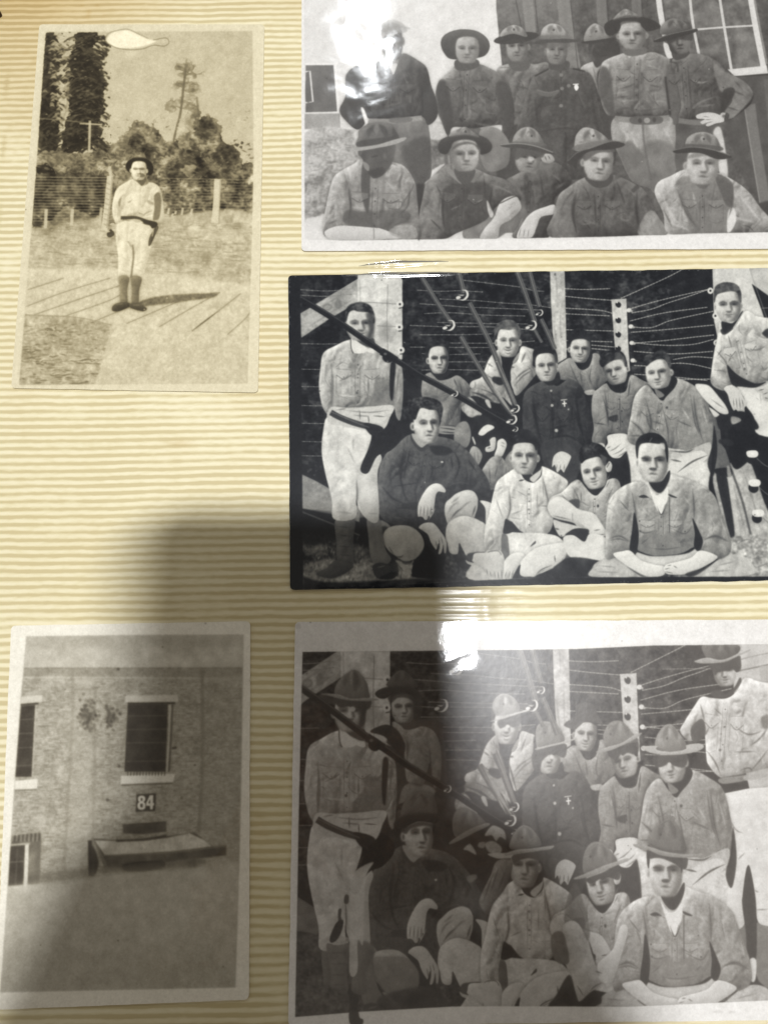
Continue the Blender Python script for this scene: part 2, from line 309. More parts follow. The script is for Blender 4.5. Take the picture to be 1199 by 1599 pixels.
    for k in range(70):
        x = 330+p.r.randn()*40; y = 140+p.r.rand()*430; w = 4+p.r.rand()*10; p.l('%f,%f %f,%f' % (x-w, y+2, x+w, y-2), 4+p.r.rand()*3, p.r.choice([96, 120, 150]), .6, .5, I, 1)
    for k in range(130):
        x = 235+p.r.randn()*24; y = 135+p.r.rand()*340; w = 4+p.r.rand()*13; p.l('%f,%f %f,%f %f,%f' % (x-w, y+w*.3, x, y-3, x+w, y+w*.4), 4+p.r.rand()*6, p.r.choice([176, 186, 160]), .4, .75, I, 1)
    for k in range(60):
        x = 300+p.r.rand()*115; y = 135+p.r.rand()*420; w = 3+p.r.rand()*7; p.l('%f,%f %f,%f' % (x-w, y+2, x+w, y-1), 4, p.r.choice([150, 170, 110]), .4, .6, I, 1)
    p.l('268,300 262,420 230,500', 7, 150, .5, .5, I)
    F('140,660 180,640 218,660 210,700 140,710', 40, 10); F('150,600 230,590 300,610 280,660 220,640', 165, 16, a=.6)
    for k in range(620):
        x = 140+p.r.rand()*840; y = (585 if x < 500 else 560)+p.r.rand()**.8*270; w = 4+p.r.rand()*9; th = p.r.randn()*.9; p.l('%f,%f %f,%f' % (x-w*math.cos(th), y-w*math.sin(th), x+w*math.cos(th), y+w*math.sin(th)), 4.5, p.r.choice([52, 66, 84, 150, 178]), .4, .6, I, 1)
    p.l('150,462 260,470 400,488', 4, 150, .4, .8, I); p.l('312,482 400,486', 6, 200, .4, .9, I); p.l('352,470 349,595', 10, 196, .4, .95, I)
    # undergrowth behind wires on the left, wires
    F('135,690 420,690 420,800 380,850 250,860 200,900 128,880', 76, 22, a=.8)
    for k in range(16):
        y = 690+k*11.5; p.l('%d,%d 300,%d 440,%d' % (136-k, y, y+2, y+3), 3.4, 165 if k else 185, .3, .7, I); p.l('635,%d 800,%d 985,%d' % (y+5, y+8, y+12), 3, 158 if k else 180, .3, .6 if k < 12 else .3, I)
    # meadow
    p.f('125,905 180,885 250,880 400,900 640,860 700,838 985,836 978,1110 800,1080 560,1060 440,1045 118,1050', 187, 1.2, .93, I, tex=5, mid=4)
    F('170,890 260,800 300,820 420,860 420,900 200,900', 168, 16, a=.7)
    for k in range(420):
        x = 120+p.r.rand()*860; y = 870+p.r.rand()**1.3*210; w = 8+p.r.rand()*26; p.l('%f,%f %f,%f %f,%f' % (x-w, y, x, y-2+4*p.r.rand(), x+w, y+2), 3.5, p.r.choice([146, 160, 212, 134]), .5, .5, I, 1)
    F('620,980 800,985 975,1050 975,1080 860,1060 700,1040', 165, 14, a=.5); F('720,900 790,880 960,900 960,940 800,935', 205, 8, a=.5); F('395,1040 470,1030 480,1056 400,1060', 158, 8, a=.5)
    F('415,905 440,900 442,918 418,920', 70, 8)
    # fence posts
    for s, w in (('428,648 434,690', 12),): p.l(s, w, 200, .4, .9, I)
    p.l('431,686 422,780 408,900', 25, 205, .4, 1, I); p.l('440,690 431,790 418,890', 6, 150, .6, .6, I); p.l('397,810 390,880', 12, 196, .5, .9, I)
    for k in range(9): p.l('%d,%d %d,%d' % (415-k*1.3, 712+k*20, 432-k*1.5, 720+k*20), 4, 160, .5, .6, I)
    p.l('850,698 846,780 838,870', 27, 206, .4, 1, I); p.l('860,700 856,860', 5, 160, .6, .6, I); p.l('880,816 872,838', 8, 190, .4, .8, I)
    for x, y0, y1 in ((182, 815, 890), (284, 816, 880), (660, 812, 836), (714, 810, 838), (750, 814, 838), (688, 822, 836), (905, 822, 838), (975, 700, 720)): p.l('%d,%d %d,%d' % (x, y0, x-4, y1), 13 if x < 400 else 9, 203, .4, .9, I)
    # boards
    B = p.f('118,1050 440,1046 520,1058 980,1110 967,1496 370,1500 430,1275 140,1230 100,1225', 201, 2.2, 1, I, g=(0, -6), tex=2, mid=2, sm=0)
    for s in ('105,1195 250,1140 430,1085', '135,1228 330,1160 480,1110', '235,1240 420,1175 470,1150', '370,1253 500,1200 620,1160', '495,1262 640,1200 760,1150', '622,1275 750,1200 860,1140', '750,1292 850,1215 940,1145', '888,1305 960,1240 985,1200', '110,1130 250,1085'):
        p.l(s, 3.2, 124, .35, .8, B, 0); p.l(s, 11, 182, 1.2, .5, B)
    p.l('750,1290 850,1215', 6, 90, .4, .6, B, 1)
    for k in range(9): p.l('%d,%d 700,%d 965,%d' % (400-k*5, 1305+k*24, 1300+k*24, 1312+k*23), 3, 190, 1, .35, B)
    G = p.f('100,1226 300,1238 437,1270 405,1390 372,1500 74,1502', 180, .9, 1, I, tex=6, mid=5, sm=0)
    for k in range(320):
        x = 85+p.r.rand()*330; y = 1260+p.r.rand()*240; w = 6+p.r.rand()*16; p.l('%f,%f %f,%f' % (x-w, y+p.r.randn()*3, x+w, y+p.r.randn()*3), 5, p.r.choice([140, 204, 118, 158]), .45, .5+.25*(y > 1360), G, 1)
    p.l('100,1228 300,1238 437,1268', 4, 150, .5, .7, I); F('185,1275 240,1290 240,1300 180,1285', 120, 8, a=.6)
    # man's shadow on the boards
    p.f('540,1180 600,1160 700,1148 800,1145 852,1140 830,1160 740,1172 660,1184 590,1192 545,1196', 122, 1.1, .9, I, mid=8)
    # ---- the man (finer view)
    p.V(0, 0, 2.498)
    T = p.f('452,875 500,858 598,872 596,930 588,975 576,1020 558,1076 536,1086 512,1080 505,1086 462,1074 462,1000 453,930', 214, .5, fo=9, sm=0)
    p.rel(T, 20, 4, (-.9, -.3))
    p.l('518,955 522,1000 512,1084', 7, 128, .8, .85); p.l('500,940 515,965', 6, 150, .7, .6); p.l('545,900 540,1000', 8, 190, 1.4, .5, T); p.L(188, 6, '470,1000 500,1015;535,1030 560,1020;470,1050 505,1062;530,1050 560,1060', .8, .6, T)
    p.f('467,1078 504,1082 497,1130 497,1192 473,1190 470,1130', 138, .5, rel=30, rr=3, fo=5); p.f('515,1078 553,1085 543,1135 541,1188 516,1184 516,1130', 130, .5, rel=30, rr=3, fo=5)
    p.L(110, 3, '470,1110 500,1115;468,1140 500,1145;515,1110 550,1118;514,1145 546,1150;468,1170 502,1172', .5, .5)
    p.f('440,1195 462,1182 500,1180 510,1192 490,1204 462,1214 440,1212', 84, .45, rel=30, rr=2); p.f('506,1186 530,1184 556,1192 574,1204 560,1214 530,1208 510,1200', 88, .45, rel=30, rr=2); p.l('455,1188 480,1184', 4, 160, .5, .5); p.l('520,1190 545,1190', 4, 165, .5, .5)
    p.V(150, 230, 9.99)
    p.f('880,1200 960,1220 975,1270 900,1420 860,1520 820,1530 840,1400 920,1250 870,1260', 104, .4); p.l('940,1250 850,1520', 45, 86, .4, .9, None, 1); p.l('900,1290 880,1390', 20, 205, .4, .7)
    S = p.f('600,490 440,560 330,650 280,780 255,950 270,1080 320,1190 390,1150 470,1110 560,1090 620,1080 720,1110 880,1120 900,1190 960,1150 1060,1110 1062,950 1040,760 990,620 900,555 800,540', 212, .5, fo=9); p.rel(S, 22, 3, (-.9, -.5))
    p.f('910,760 980,700 1010,760 1020,900 990,1100 920,1140 890,1130 915,950', 126, .7, .85, S); p.l('400,770 370,860 365,950', 40, 140, .7, .8, S, 1); p.l('320,880 400,1080', 35, 178, 1, .6, S, 1)
    p.L(150, 18, '490,860 530,850 575,810;820,830 870,870 910,860;720,1080 800,1020 900,980;640,1010 760,1060', .6, .7, S); p.f('800,820 900,860 890,900 810,870', 165, .8, .7, S); p.l('720,1100 890,1060', 22, 232, .6, .7, S); p.l('700,600 690,900', 12, 190, .9, .5, S)
    p.l('390,1100 500,1100 600,1095 700,1120 800,1160 880,1190', 50, 74, .45, .95); p.f('740,1130 880,1150 950,1170 960,1220 890,1265 840,1220 750,1190', 62, .5); p.f('590,1120 690,1130 700,1170 620,1175', 196, .5, .9); p.L(110, 14, '420,1130 560,1150;700,1180 850,1210', .5, .6)
    # head and hat
    p.e(680, 300, 215, 145, 42, .5, rot=3); p.e(840, 350, 60, 90, 44, .5)
    p.l('520,200 600,165 780,175 860,215', 12, 92, .5, .7); p.e(690, 140, 30, 14, 170, .4)
    p.f('560,470 620,400 760,400 800,480 820,560 720,600 640,540', 150, .5); p.f('640,500 760,450 790,520 720,590', 100, .6, .8)
    p.face(672, 365, 122, 148, 2, -.05, 214, 158, 1, .35, 20, ear=(1, 1), hl=12)
    p.e(625, 335, 45, 14, 140, .5, .8); p.e(715, 335, 50, 14, 120, .5, .85); p.f('680,400 740,410 770,450 700,470 690,430', 110, .5, .8); p.l('690,470 640,520', 10, 120, .5, .6)
    p.L(190, 12, '590,500 620,560 690,600;780,520 760,590 730,600', .5, .8); p.l('720,600 700,570', 16, 90, .5, .8)
    # scratch-lifted patch in the sky
    p.V(0, 0, 2.498)
    R = p.f('412,150 425,130 460,118 500,114 540,130 580,150 600,158 655,150 658,168 640,178 600,172 560,188 510,192 460,188 425,172', 196, .5); p.f('418,152 440,128 495,118 540,135 575,152 610,160 560,180 500,188 450,184 425,168', 236, .8, .95)
    p.l('412,150 425,130 460,118 500,114 540,132 580,150', 3, 140, .35, .6); p.l('425,172 460,188 510,194 560,190 600,176 640,180 660,166 648,148 600,156', 3.5, 120, .35, .6)
    return p.finish(4.0, .42, 8, 1.0, ([0, 40, 90, 140, 175, 200, 215, 240, 255], [0, 12, 56, 112, 158, 192, 214, 242, 255])), (p.x0, p.y0, p.x1, p.y1)
def hatcrown(p, s, t, dent=None, badge=None, c=None, b=.5):
    m = p.f(s, t, b, rel=30, rr=4.5, ld=(-.45, -.9), c=c, fo=3, tex=2)
    w_ = np.argwhere(m.c > .5)
    if len(w_):                                                   # pinched crown: a lit ridge between two hollows, a dark band below
        (y0, x0), (y1, x1) = w_.min(0), w_.max(0); X0 = (m.x+x0)/K+p.x0; X1 = (m.x+x1)/K+p.x0; Y0 = (m.y+y0)/K+p.y0; Y1 = (m.y+y1)/K+p.y0; cx = (X0+X1)/2; W = X1-X0; H = Y1-Y0
        o = p.v, p.aff; p.v = (0, 0, 1.0); p.aff = (1, 0, 1, 0)
        for s_, k in ((-1, .26), (1, .34)): p.l([cx+s_*W*.05, Y0+H*.08, cx+s_*W*.17, Y0+H*.32, cx+s_*W*.22, Y0+H*.62], W*.13, t*.62, 1.1, .30+k, m, 1)
        p.l([cx, Y0+H*.04, cx-W*.01, Y0+H*.3, cx-W*.02, Y0+H*.55], W*.10, min(240, t*1.22+12), .9, .6, m, 1); p.l([X0+W*.16, Y0+H*.3, X0+W*.12, Y0+H*.7], W*.08, min(235, t*1.15+8), .9, .4, m, 1)
        p.l([X1-W*.04, Y0+H*.2, X1-W*.03, Y1], W*.18, t*.6, 1.6, .6, m)
        p.v, p.aff = o
    if dent:
        for d in dent.split(';'): p.l(d, p.v[2]*1.8, t*.6, .8, .5, m, 1)
    if badge: p.e(badge[0], badge[1], p.v[2]*1.7, p.v[2]*1.9, max(20, t*.38), .45, .85, c=m); p.e(badge[0]-p.v[2]*.3, badge[1]-p.v[2]*.5, p.v[2]*.6, p.v[2]*.6, t+10, .4, .6, c=m)
    return m
def make2():                                       # two rows of men before a boarded wall
    p = Pic(466, -80, 1300, 398, 2, 224); p.fk, p.fs, p.fd = .9, .86, 1.5; p.V(440, 0, 2.9975)
    I = p.f('106,-260 2700,-330 2700,1085 2275,1086 1500,1108 1100,1115 320,1124 108,1122', 206, .45, sm=0, tex=2)
    p.f('106,-260 1010,-260 1003,40 1030,310 1030,620 106,620', 214, 1, 1, I, sm=0, g=(6, -8), tex=2)
    # small house, ground
    p.f('112,305 250,305 262,522 112,526', 104, .5, 1, I, sm=0, tex=3); p.l('100,300 262,298', 8, 232, .5, .9, I); p.l('248,300 272,600', 13, 226, .5, 1, I); p.l('112,336 132,332 146,476 112,480', 8, 214, .45, .95, I, sm=0)
    p.f('112,380 130,380 134,470 112,470', 96, .5, .8, I); p.f('106,532 272,530 276,602 106,606', 154, .5, 1, I, sm=0, tex=3); p.l('108,530 270,527', 6, 216, .5, .8, I); p.l('106,614 360,604 420,602', 16, 226, .6, .9, I)
    p.f('106,626 400,612 780,600 790,900 640,1120 106,1040', 164, 1.2, 1, I, tex=9, mid=6); p.f('106,850 240,815 300,900 240,1000 106,1010', 128, 2, .8, I, tex=10, mid=7)
    for k in range(150):
        x = 110+p.r.rand()*330; y = 630+p.r.rand()*380; w = 8+p.r.rand()*18; p.l('%f,%f %f,%f' % (x-w, y+p.r.randn()*3, x+w, y+p.r.randn()*3), 6, p.r.choice([130, 190, 200, 110]), .6, .4, I, 1)
    p.f('106,1035 160,1015 215,1010 200,1125 106,1125', 212, 1, .9, I); p.l('118,900 128,860 142,900 138,950', 4, 176, .5, .6, I)
    p.f('690,600 770,590 780,760 700,790', 120, 2, .8, I, tex=8, mid=8); p.f('560,560 780,590 775,640 690,650', 200, 1, .8, I); p.f('695,805 775,760 778,800 700,850', 222, .8, .8, I)
    # boarded wall
    W = p.f('1003,-260 2700,-260 2700,1090 1030,1090 1030,310 1003,40', 90, .6, 1, I, sm=0, g=(-20, 10), tex=4, mid=3)
    p.f('1003,-260 1330,-260 1320,60 1100,130 1008,100', 150, 14, .5, W)  # soft glare haze painted over the wall's upper left
    p.V(800, 0, 3.997)
    for a, b_, w, t in (('60,-300 115,210', 0, 66, 142), ('300,-300 330,120 385,430', 0, 84, 138), ('540,-300 560,140 590,200', 0, 62, 124), ('760,-300 775,120', 0, 60, 118)): p.l(a, w, t, .6, .85, W); p.l(a, w*.18, t-40, 2, .3, W)
    p.L(60, 6, '140,0 160,200;360,0 408,430;590,0 600,160;805,0 815,120;20,0 60,200', .5, .6, W, 0)
    # window and lower wall, right
    p.V(800, 0, 3.005)
    p.f('690,-240 1100,-240 1165,315 1010,325 880,260 730,260', 104, .6, 1, I, sm=0, tex=10, mid=3)
    p.f('900,20 960,20 1000,110 880,120', 132, 3, .5, I); p.f('1040,150 1120,150 1150,290 1060,300', 126, 4, .4, I, tex=6)
    p.l('665,-240 690,40 738,275', 27, 206, .4, 1, I); p.l('815,-240 838,60 874,260', 13, 200, .4, 1, I); p.l('940,-240 975,20 1025,325', 13, 200, .4, 1, I); p.l('866,138 990,128 1128,120', 9, 198, .4, 1, I); p.l('1086,-240 1122,30 1176,315', 27, 208, .4, 1, I); p.l('1100,-200 1145,60 1192,300', 9, 150, .5, .8, I)
    p.f('1008,326 1190,308 1198,344 1040,358', 208, .45, 1, I, sm=0); p.l('1040,362 1200,350', 8, 48, .7, .9, I)
    p.f('1040,362 1800,330 1800,1090 1240,1080 1160,960 1060,800 1000,600', 84, .8, 1, I, sm=0, tex=3)
    p.l('1110,490 1140,700 1185,960', 52, 118, .6, .9, I); p.l('1086,500 1160,955', 5, 160, .5, .6, I); p.l('1195,370 1260,960', 40, 110, .8, .6, I); p.f('1150,955 1400,950 1400,1090 1170,1080', 60, 1, .9, I)
    # ---- back row.  third man
    p.V(440, 0, 2.9975)
    M = shirt(p, '1005,330 1075,295 1180,300 1260,320 1290,650 1090,680 1055,420', 108, 60, c=I); p.L(78, 9, '1080,400 1180,420;1090,440 1120,470;1075,520 1150,540;1160,330 1170,600', .7, .6, M); p.L(136, 8, '1090,380 1170,400;1080,480 1150,500', .8, .5, M)
    p.f('1060,280 1155,280 1150,325 1085,330', 96, .6); p.face(1100, 222, 52, 66, -3, -.05, 158, 100, 1, .45, 42, ear=(0, 1), hl=14)
    p.e(1096, 178, 106, 25, 66, .5, rot=-8); hatcrown(p, '1020,172 1035,140 1078,117 1120,128 1145,160 1140,172 1080,158', 152, '1062,150 1078,128 1092,150', (1085, 138)); p.f('1048,200 1070,186 1120,182 1148,196 1146,208 1100,196', 76, .8, .8)
    # officer
    p.f('1040,600 1290,600 1330,900 1000,900 960,800 1060,740', 72, 1, 1, I, tex=4); p.f('780,640 930,600 1000,860 800,900 760,740', 98, 1, .9, I, tex=5)
    p.V(800, 0, 3.997)
    # man behind, in deep shade
    M = shirt(p, '420,432 500,385 560,400 640,460 700,620 640,760 560,799 470,540', 134, 60); p.l('500,420 540,560', 10, 96, .7, .7, M, 1); p.l('470,430 520,470', 14, 160, .8, .5, M, 1)
    p.f('480,270 640,250 670,330 640,360 560,400 520,420 490,350', 70, .6, tex=3, g=(-14, 6)); p.e(530, 312, 12, 11, 92, 1.2, .7); p.l('505,280 490,330 510,380', 12, 108, 1, .6); p.l('545,350 590,345', 6, 52, .6, .8)
    hatcrown(p, '450,262 452,205 485,160 520,146 570,180 600,225 615,244 540,252', 142, '500,210 520,175 535,215;470,230 500,225', (520, 196)); p.f('430,262 520,250 650,232 690,240 640,252 520,266 450,272', 62, .45)
    M = shirt(p, '150,470 230,425 350,425 430,440 490,470 540,600 620,820 640,1000 560,1100 420,1120 240,1100 60,960 20,840 70,640 120,490', 78, 50, fo=6, rel=18); MO = M
    p.l('140,475 225,430', 9, 48, .6, .9); p.l('375,428 450,445', 9, 48, .6, .9); p.f('150,560 230,575 290,560 275,590 220,605 165,590', 104, .6, .9, M); p.l('150,560 225,578 290,562', 5, 130, .5, .6, M); p.l('300,430 305,700', 6, 60, .6, .7, M)
    for x, y in ((303, 468), (308, 552), (302, 660), (350, 535)): p.e(x, y, 12, 11, 132, .5, .9)
    p.e(365, 685, 9, 8, 90, .6, .8); p.l('375,527 412,525', 7, 222, .35, 1); p.f('388,530 404,530 412,545 404,562 394,565 384,548', 236, .35)
    p.l('140,620 160,800', 12, 56, 1, .8, M, 1); p.l('490,560 520,760 560,900', 16, 56, 1.2, .8, M, 1); p.L(98, 10, '200,760 300,790 430,770;100,700 60,760;520,600 550,760;230,700 250,730', .9, .55, M); p.l('180,820 330,800 480,820', 9, 58, .8, .7, M)
    p.f('170,870 300,850 320,1090 200,1060', 90, 2, .5, M); p.l('330,820 335,1080', 7, 50, .7, .7, M)
    p.f('235,390 345,380 350,430 300,440 235,432', 84, .6); p.face(276, 318, 66, 84, 0, 0, 150, 104, 1, .4, 36, ear=(1, 1), hl=12); p.f('205,262 345,258 352,296 300,290 215,300', 98, 1.2, .7)
    hatcrown(p, '182,240 178,200 200,165 240,147 290,156 330,195 352,240 270,232', 150, '235,215 255,170 280,205', (256, 186)); p.f('180,222 350,222 352,242 182,246', 116, .6, .8); p.f('128,265 200,248 340,242 440,256 330,268 240,266 160,276', 82, .45)
    # tall man in the light trousers
    p.V(800, 0, 3.005)
    p.f('395,350 445,330 470,560 460,640 430,640 415,500', 70, .8, .9)
    T = p.f('478,552 600,545 735,545 768,620 772,720 765,800 730,860 668,905 640,880 560,850 505,740 463,640', 150, .5, fo=6, tex=4); p.rel(T, 22, 6, (-.2, -.9))
    p.f('490,690 560,670 640,760 690,850 660,900 560,850', 106, 1.6, .85, T, tex=5); p.f('610,690 690,660 765,700 770,800 690,860 640,780', 112, 2, .75, T, tex=5); p.l('610,580 618,680 650,850', 8, 96, .9, .8, T); p.L(182, 12, '500,600 540,640 520,680;700,590 740,650;560,640 590,700', 1, .6, T)
    M = shirt(p, '430,285 500,255 540,246 600,252 660,245 720,268 742,290 770,380 795,480 785,560 755,585 737,545 600,548 480,548 430,520 402,400 412,320', 122, 60, fo=11, tex=6); p.rel(M, 14, 2.5)
    p.f('412,320 450,330 470,420 476,540 440,520 402,420', 82, 1.3, .8, M); p.f('716,370 745,300 790,480 780,570 752,580 735,520', 96, 1, .8, M); p.l('716,360 724,430 738,540', 10, 52, .8, .9, M)
    p.L(84, 9, '480,380 540,360;490,420 560,400 580,380;480,460 550,450;500,500 600,520 700,505;640,400 700,410;480,520 560,500;590,330 640,380', .7, .7, M); p.L(154, 10, '480,400 560,380;470,440 540,430;500,350 520,300;620,300 700,330;640,360 700,350;660,470 720,480;500,475 570,470', .9, .65, M)
    p.l('600,280 596,400 600,540', 6, 96, .6, .7, M); p.e(547, 266, 5, 5, 190, .4); p.l('484,540 600,548 735,540', 8, 74, .5, .9)
    p.l('478,556 600,566 735,553', 27, 134, .5, .9); p.f('560,548 690,546 690,580 565,582', 92, .5, .9); p.e(630, 565, 15, 13, 150, .5); p.e(597, 566, 9, 12, 70, .5); p.e(664, 562, 9, 12, 72, .5)
    p.f('518,225 620,222 625,250 580,262 545,262 520,250', 104, .6); p.face(561, 168, 64, 62, -2, .02, 176, 96, 1, .5, 62, ear=(1, 1), hl=18, jaw=.95)
    p.f('430,118 470,90 540,76 620,82 680,108 692,130 640,146 620,140 600,108 560,98 510,104 490,140 470,165 440,160', 56, .5); p.e(470, 130, 38, 30, 56, .6, rot=-30); p.e(640, 116, 42, 26, 56, .6, rot=15)
    hatcrown(p, '470,92 500,58 530,42 560,55 600,78 560,80 510,84', 142, '520,70 532,52 545,70'); p.l('470,94 540,76 600,82', 7, 84, .5, .8)
    # right-hand man, hand on hip
    M = shirt(p, '745,290 790,265 830,252 900,258 960,290 1010,340 1090,385 1128,440 1112,490 1040,548 1005,565 990,530 1030,470 980,440 975,560 870,556 780,560 790,500 778,420', 90, 50, fo=10)
    p.f('940,290 1000,340 1120,400 1128,450 1050,540 1005,560 990,530 1030,460 970,420', 124, 1, .9, M, fo=12); p.f('985,430 1030,410 1040,440 1000,510 975,530', 52, 1, .9); p.L(70, 9, '1040,380 1080,420;1020,420 1090,450;860,380 920,400;820,300 840,520;1000,500 1060,520', .7, .7, M)
    p.l('825,368 880,388 915,380', 9, 150, .7, .8, M, 1); p.L(140, 9, '830,520 880,480 960,450;1060,400 1110,440;870,500 950,490', .9, .6, M); p.l('735,290 770,300 775,340', 8, 60, .7, .7)
    T = p.f('775,580 870,565 955,590 985,650 1005,740 1010,830 960,800 880,830 770,800 765,640', 92, .6, tex=4); p.f('940,620 975,600 1000,720 1008,830 975,830 955,720', 196, 1, .95, tex=4); p.l('778,566 880,576 960,560', 24, 122, .5, .9)
    p.V(800, 0, 3.005)
    p.f('862,540 900,528 945,530 985,548 990,570 950,580 920,592 905,588 915,574 890,582 880,572 900,560 865,556', 192, .4); p.L(110, 4, '890,545 925,550;895,562 935,560;908,578 940,570', .4, .8); p.e(988, 542, 16, 14, 176, .45, rot=20); p.e(990, 545, 8, 7, 110, .5); p.f('1000,530 1016,540 1005,570 992,562', 70, .5)
    p.f('748,240 810,228 830,250 800,275 760,280', 74, .6); p.face(778, 190, 56, 66, -8, .15, 128, 62, -1, .75, 46, ear=(0, 1), hl=22); p.f('712,170 780,160 840,150 840,190 780,186 720,210', 66, 1, .85)
    p.f('706,205 730,210 740,270 720,262', 206, .7)
    hatcrown(p, '694,160 700,118 735,90 770,88 810,108 838,140 760,156', 108, '735,130 750,102 775,125;790,120 800,140'); p.f('664,190 720,165 800,142 862,136 858,150 790,172 720,192 670,198', 54, .45); p.l('666,187 740,160 850,136', 5, 128, .4, .7)
    # second man, wide round brim
    p.V(440, 0, 2.9975)
    M = shirt(p, '810,310 860,300 915,298 985,325 1045,370 1075,440 1085,580 1055,655 1020,640 1030,585 900,600 800,595 780,640 748,570 718,490 730,390 775,345', 98, 50, fo=11, tex=6)
    p.f('720,400 770,380 790,470 800,560 780,635 745,560', 66, 1.6, .85, M); p.f('1000,400 1050,390 1085,480 1080,600 1050,655 1030,580', 76, 1.4, .8, M)
    p.L(68, 9, '830,330 850,440;880,560 960,580 1010,560;930,440 990,470 1000,450;850,480 820,560', .8, .6, M); p.L(140, 10, '870,470 880,540 850,570;880,570 980,590 1020,560;900,400 980,420;800,380 860,360;920,450 960,490', 1, .55, M)
    p.f('930,605 1000,598 1050,640 1068,700 1050,780 960,800 920,700', 126, .7, tex=4, rel=20)
    p.f('815,280 910,278 920,310 870,330 815,325', 88, .6)
    p.e(858, 206, 114, 68, 82, .55, rot=4); p.rel(p.f('744,205 760,165 820,140 900,142 950,170 972,210 960,250 920,270 800,278 760,250', 84, .6), 22, 6, (.1, -1)); p.face(867, 234, 56, 62, 0, .02, 176, 126, 1, .35, 44, ear=(0, 0), hl=12)
    # first man, head lost in the glare
    T = p.f('398,570 520,555 655,545 688,600 700,760 695,830 660,880 650,1100 632,1100 632,900 600,810 560,770 500,745 440,640', 116, .6, tex=6, fo=5); p.rel(T, 20, 7, (-.3, -.8)); p.f('560,700 690,640 700,830 655,880 650,1000 630,880', 76, 3, .8, T); p.l('650,860 645,1110', 40, 46, 1.5, .9)
    M = shirt(p, '465,295 520,285 570,250 640,285 678,320 698,400 722,470 726,545 684,585 655,545 530,558 410,556 396,520 388,575 352,606 300,565 270,516 298,450 302,350 370,300', 82, 50, fo=10, tex=6)
    p.f('302,340 370,320 385,500 392,570 352,604 272,518 300,440', 62, 1.2, .8, M); p.f('640,330 690,380 724,480 722,545 684,583 655,530', 62, 1.2, .8, M); p.l('382,400 400,520', 8, 42, .7, .8, M, 1); p.l('655,400 660,540', 9, 44, .8, .8, M, 1)
    p.L(112, 9, '440,440 520,410 560,400;400,390 390,460;560,330 600,420;480,500 560,480', .9, .6, M); p.L(56, 9, '460,300 500,360;420,540 520,545 640,530;430,460 500,440;620,420 600,520', .8, .6, M)
    p.f('370,505 385,510 404,570 392,580 380,545', 224, .6); p.l('405,566 520,566 655,552', 24, 148, .5, .9); p.f('510,552 600,548 600,570 515,575', 96, .5, .7)
    p.f('470,270 550,240 556,280 522,350 500,320', 150, .6); p.f('520,350 505,310 540,300', 196, .5); p.f('440,300 480,290 520,350 490,380', 104, .6, .8); p.f('550,250 590,300 530,350 545,290', 104, .6, .8)
    p.face(514, 195, 52, 88, -4, 0, 158, 110, 1, .45, 44, ear=(0, 1), hl=6); p.f('466,110 520,92 570,115 580,150 470,150', 150, 1, .7); p.l('440,132 520,120 602,134', 9, 150, .8, .6)
    # ---- front row. hands-on-knee man behind
    p.V(780, 180, 2.862)
    M = shirt(p, '30,290 90,255 180,205 250,210 300,250 318,305 250,365 240,420 215,548 60,548 90,480 85,400 20,330', 84, 50, fo=8, c=I); p.L(56, 8, '110,280 120,400;180,260 200,400;80,300 100,420', .7, .7, M); p.L(116, 8, '150,300 160,380;230,260 280,300;250,330 290,300;90,290 70,330', .9, .6, M)
    p.f('245,400 200,410 150,430 110,470 75,548 140,548 165,500 185,455 245,440', 190, .5, rel=26, rr=3, c=I); p.L(110, 4, '95,500 84,548;112,505 104,548;130,508 124,548', .4, .8, I)
    p.f('185,178 225,172 245,200 220,215 190,205', 160, .5, rel=24, rr=2.4); p.L(84, 4, '200,180 210,205;215,178 226,200', .4, .8)
    p.face(126, 193, 58, 64, 2, .35, 160, 88, 1, .3, 60, hl=18, ear=(0, 0)); p.f('66,145 190,150 192,188 150,182 100,186 70,200', 82, .9, .9); p.e(140, 195, 14, 10, 186, .7, .8)
    hatcrown(p, '62,132 62,95 90,62 128,52 160,66 185,100 192,135 120,128', 138, '115,100 130,72 150,105', (142, 92)); p.f('60,118 190,124 192,140 62,134', 100, .6, .8); p.f('2,134 60,128 140,134 240,168 236,174 170,162 90,146 30,144', 72, .45); p.l('4,132 80,126 160,138 238,166', 4.5, 148, .4, .8)
    # facing man, sleeve rolled
    p.V(540, 180, 3.997)
    p.f('1000,400 1090,470 1120,560 1100,640 1040,700 940,770 860,770', 104, 1, .95, I, tex=5)
    p.f('740,700 830,650 920,590 920,680 870,770 740,770', 126, .7, 1, I, tex=5, fo=6)
    M = shirt(p, '650,300 560,360 500,430 478,520 455,640 452,772 610,772 700,730 860,660 910,600 960,560 1088,530 1060,470 990,400 890,370 800,330', 96, 50, fo=12, tex=5, c=I)
    p.f('610,470 730,420 890,430 910,560 880,660 700,735 610,700', 70, 1.6, .75, M, fo=7); p.f('480,430 560,420 605,560 605,700 560,770 455,772', 128, 2, .65, M, fo=14); p.L(58, 10, '560,430 600,520 612,700;735,430 740,600;860,380 870,520;520,640 600,720;840,560 880,640', .7, .8, M); p.L(142, 10, '500,560 560,600;480,650 560,640;540,450 580,560;650,590 720,560;900,430 980,460 1060,500', .9, .6, M)
    p.f('640,320 700,390 720,430 690,410 630,350', 134, .6); p.f('760,395 820,360 810,410 790,420', 116, .6); p.l('850,530 820,540', 8, 150, .5, .7)
    p.f('955,555 1000,515 1060,505 1090,550 1088,590 1030,650 965,690 940,772 838,772 862,710 920,640', 172, .6, rel=30, rr=5, c=I, tex=4); p.L(120, 8, '1000,600 1040,560;1010,640 1060,590;1020,560 1060,540', 1, .5); p.l('1088,530 1060,505 960,550', 6, 56, .6, .9)
    p.f('880,530 920,610 905,640 885,600', 190, .6, .9)
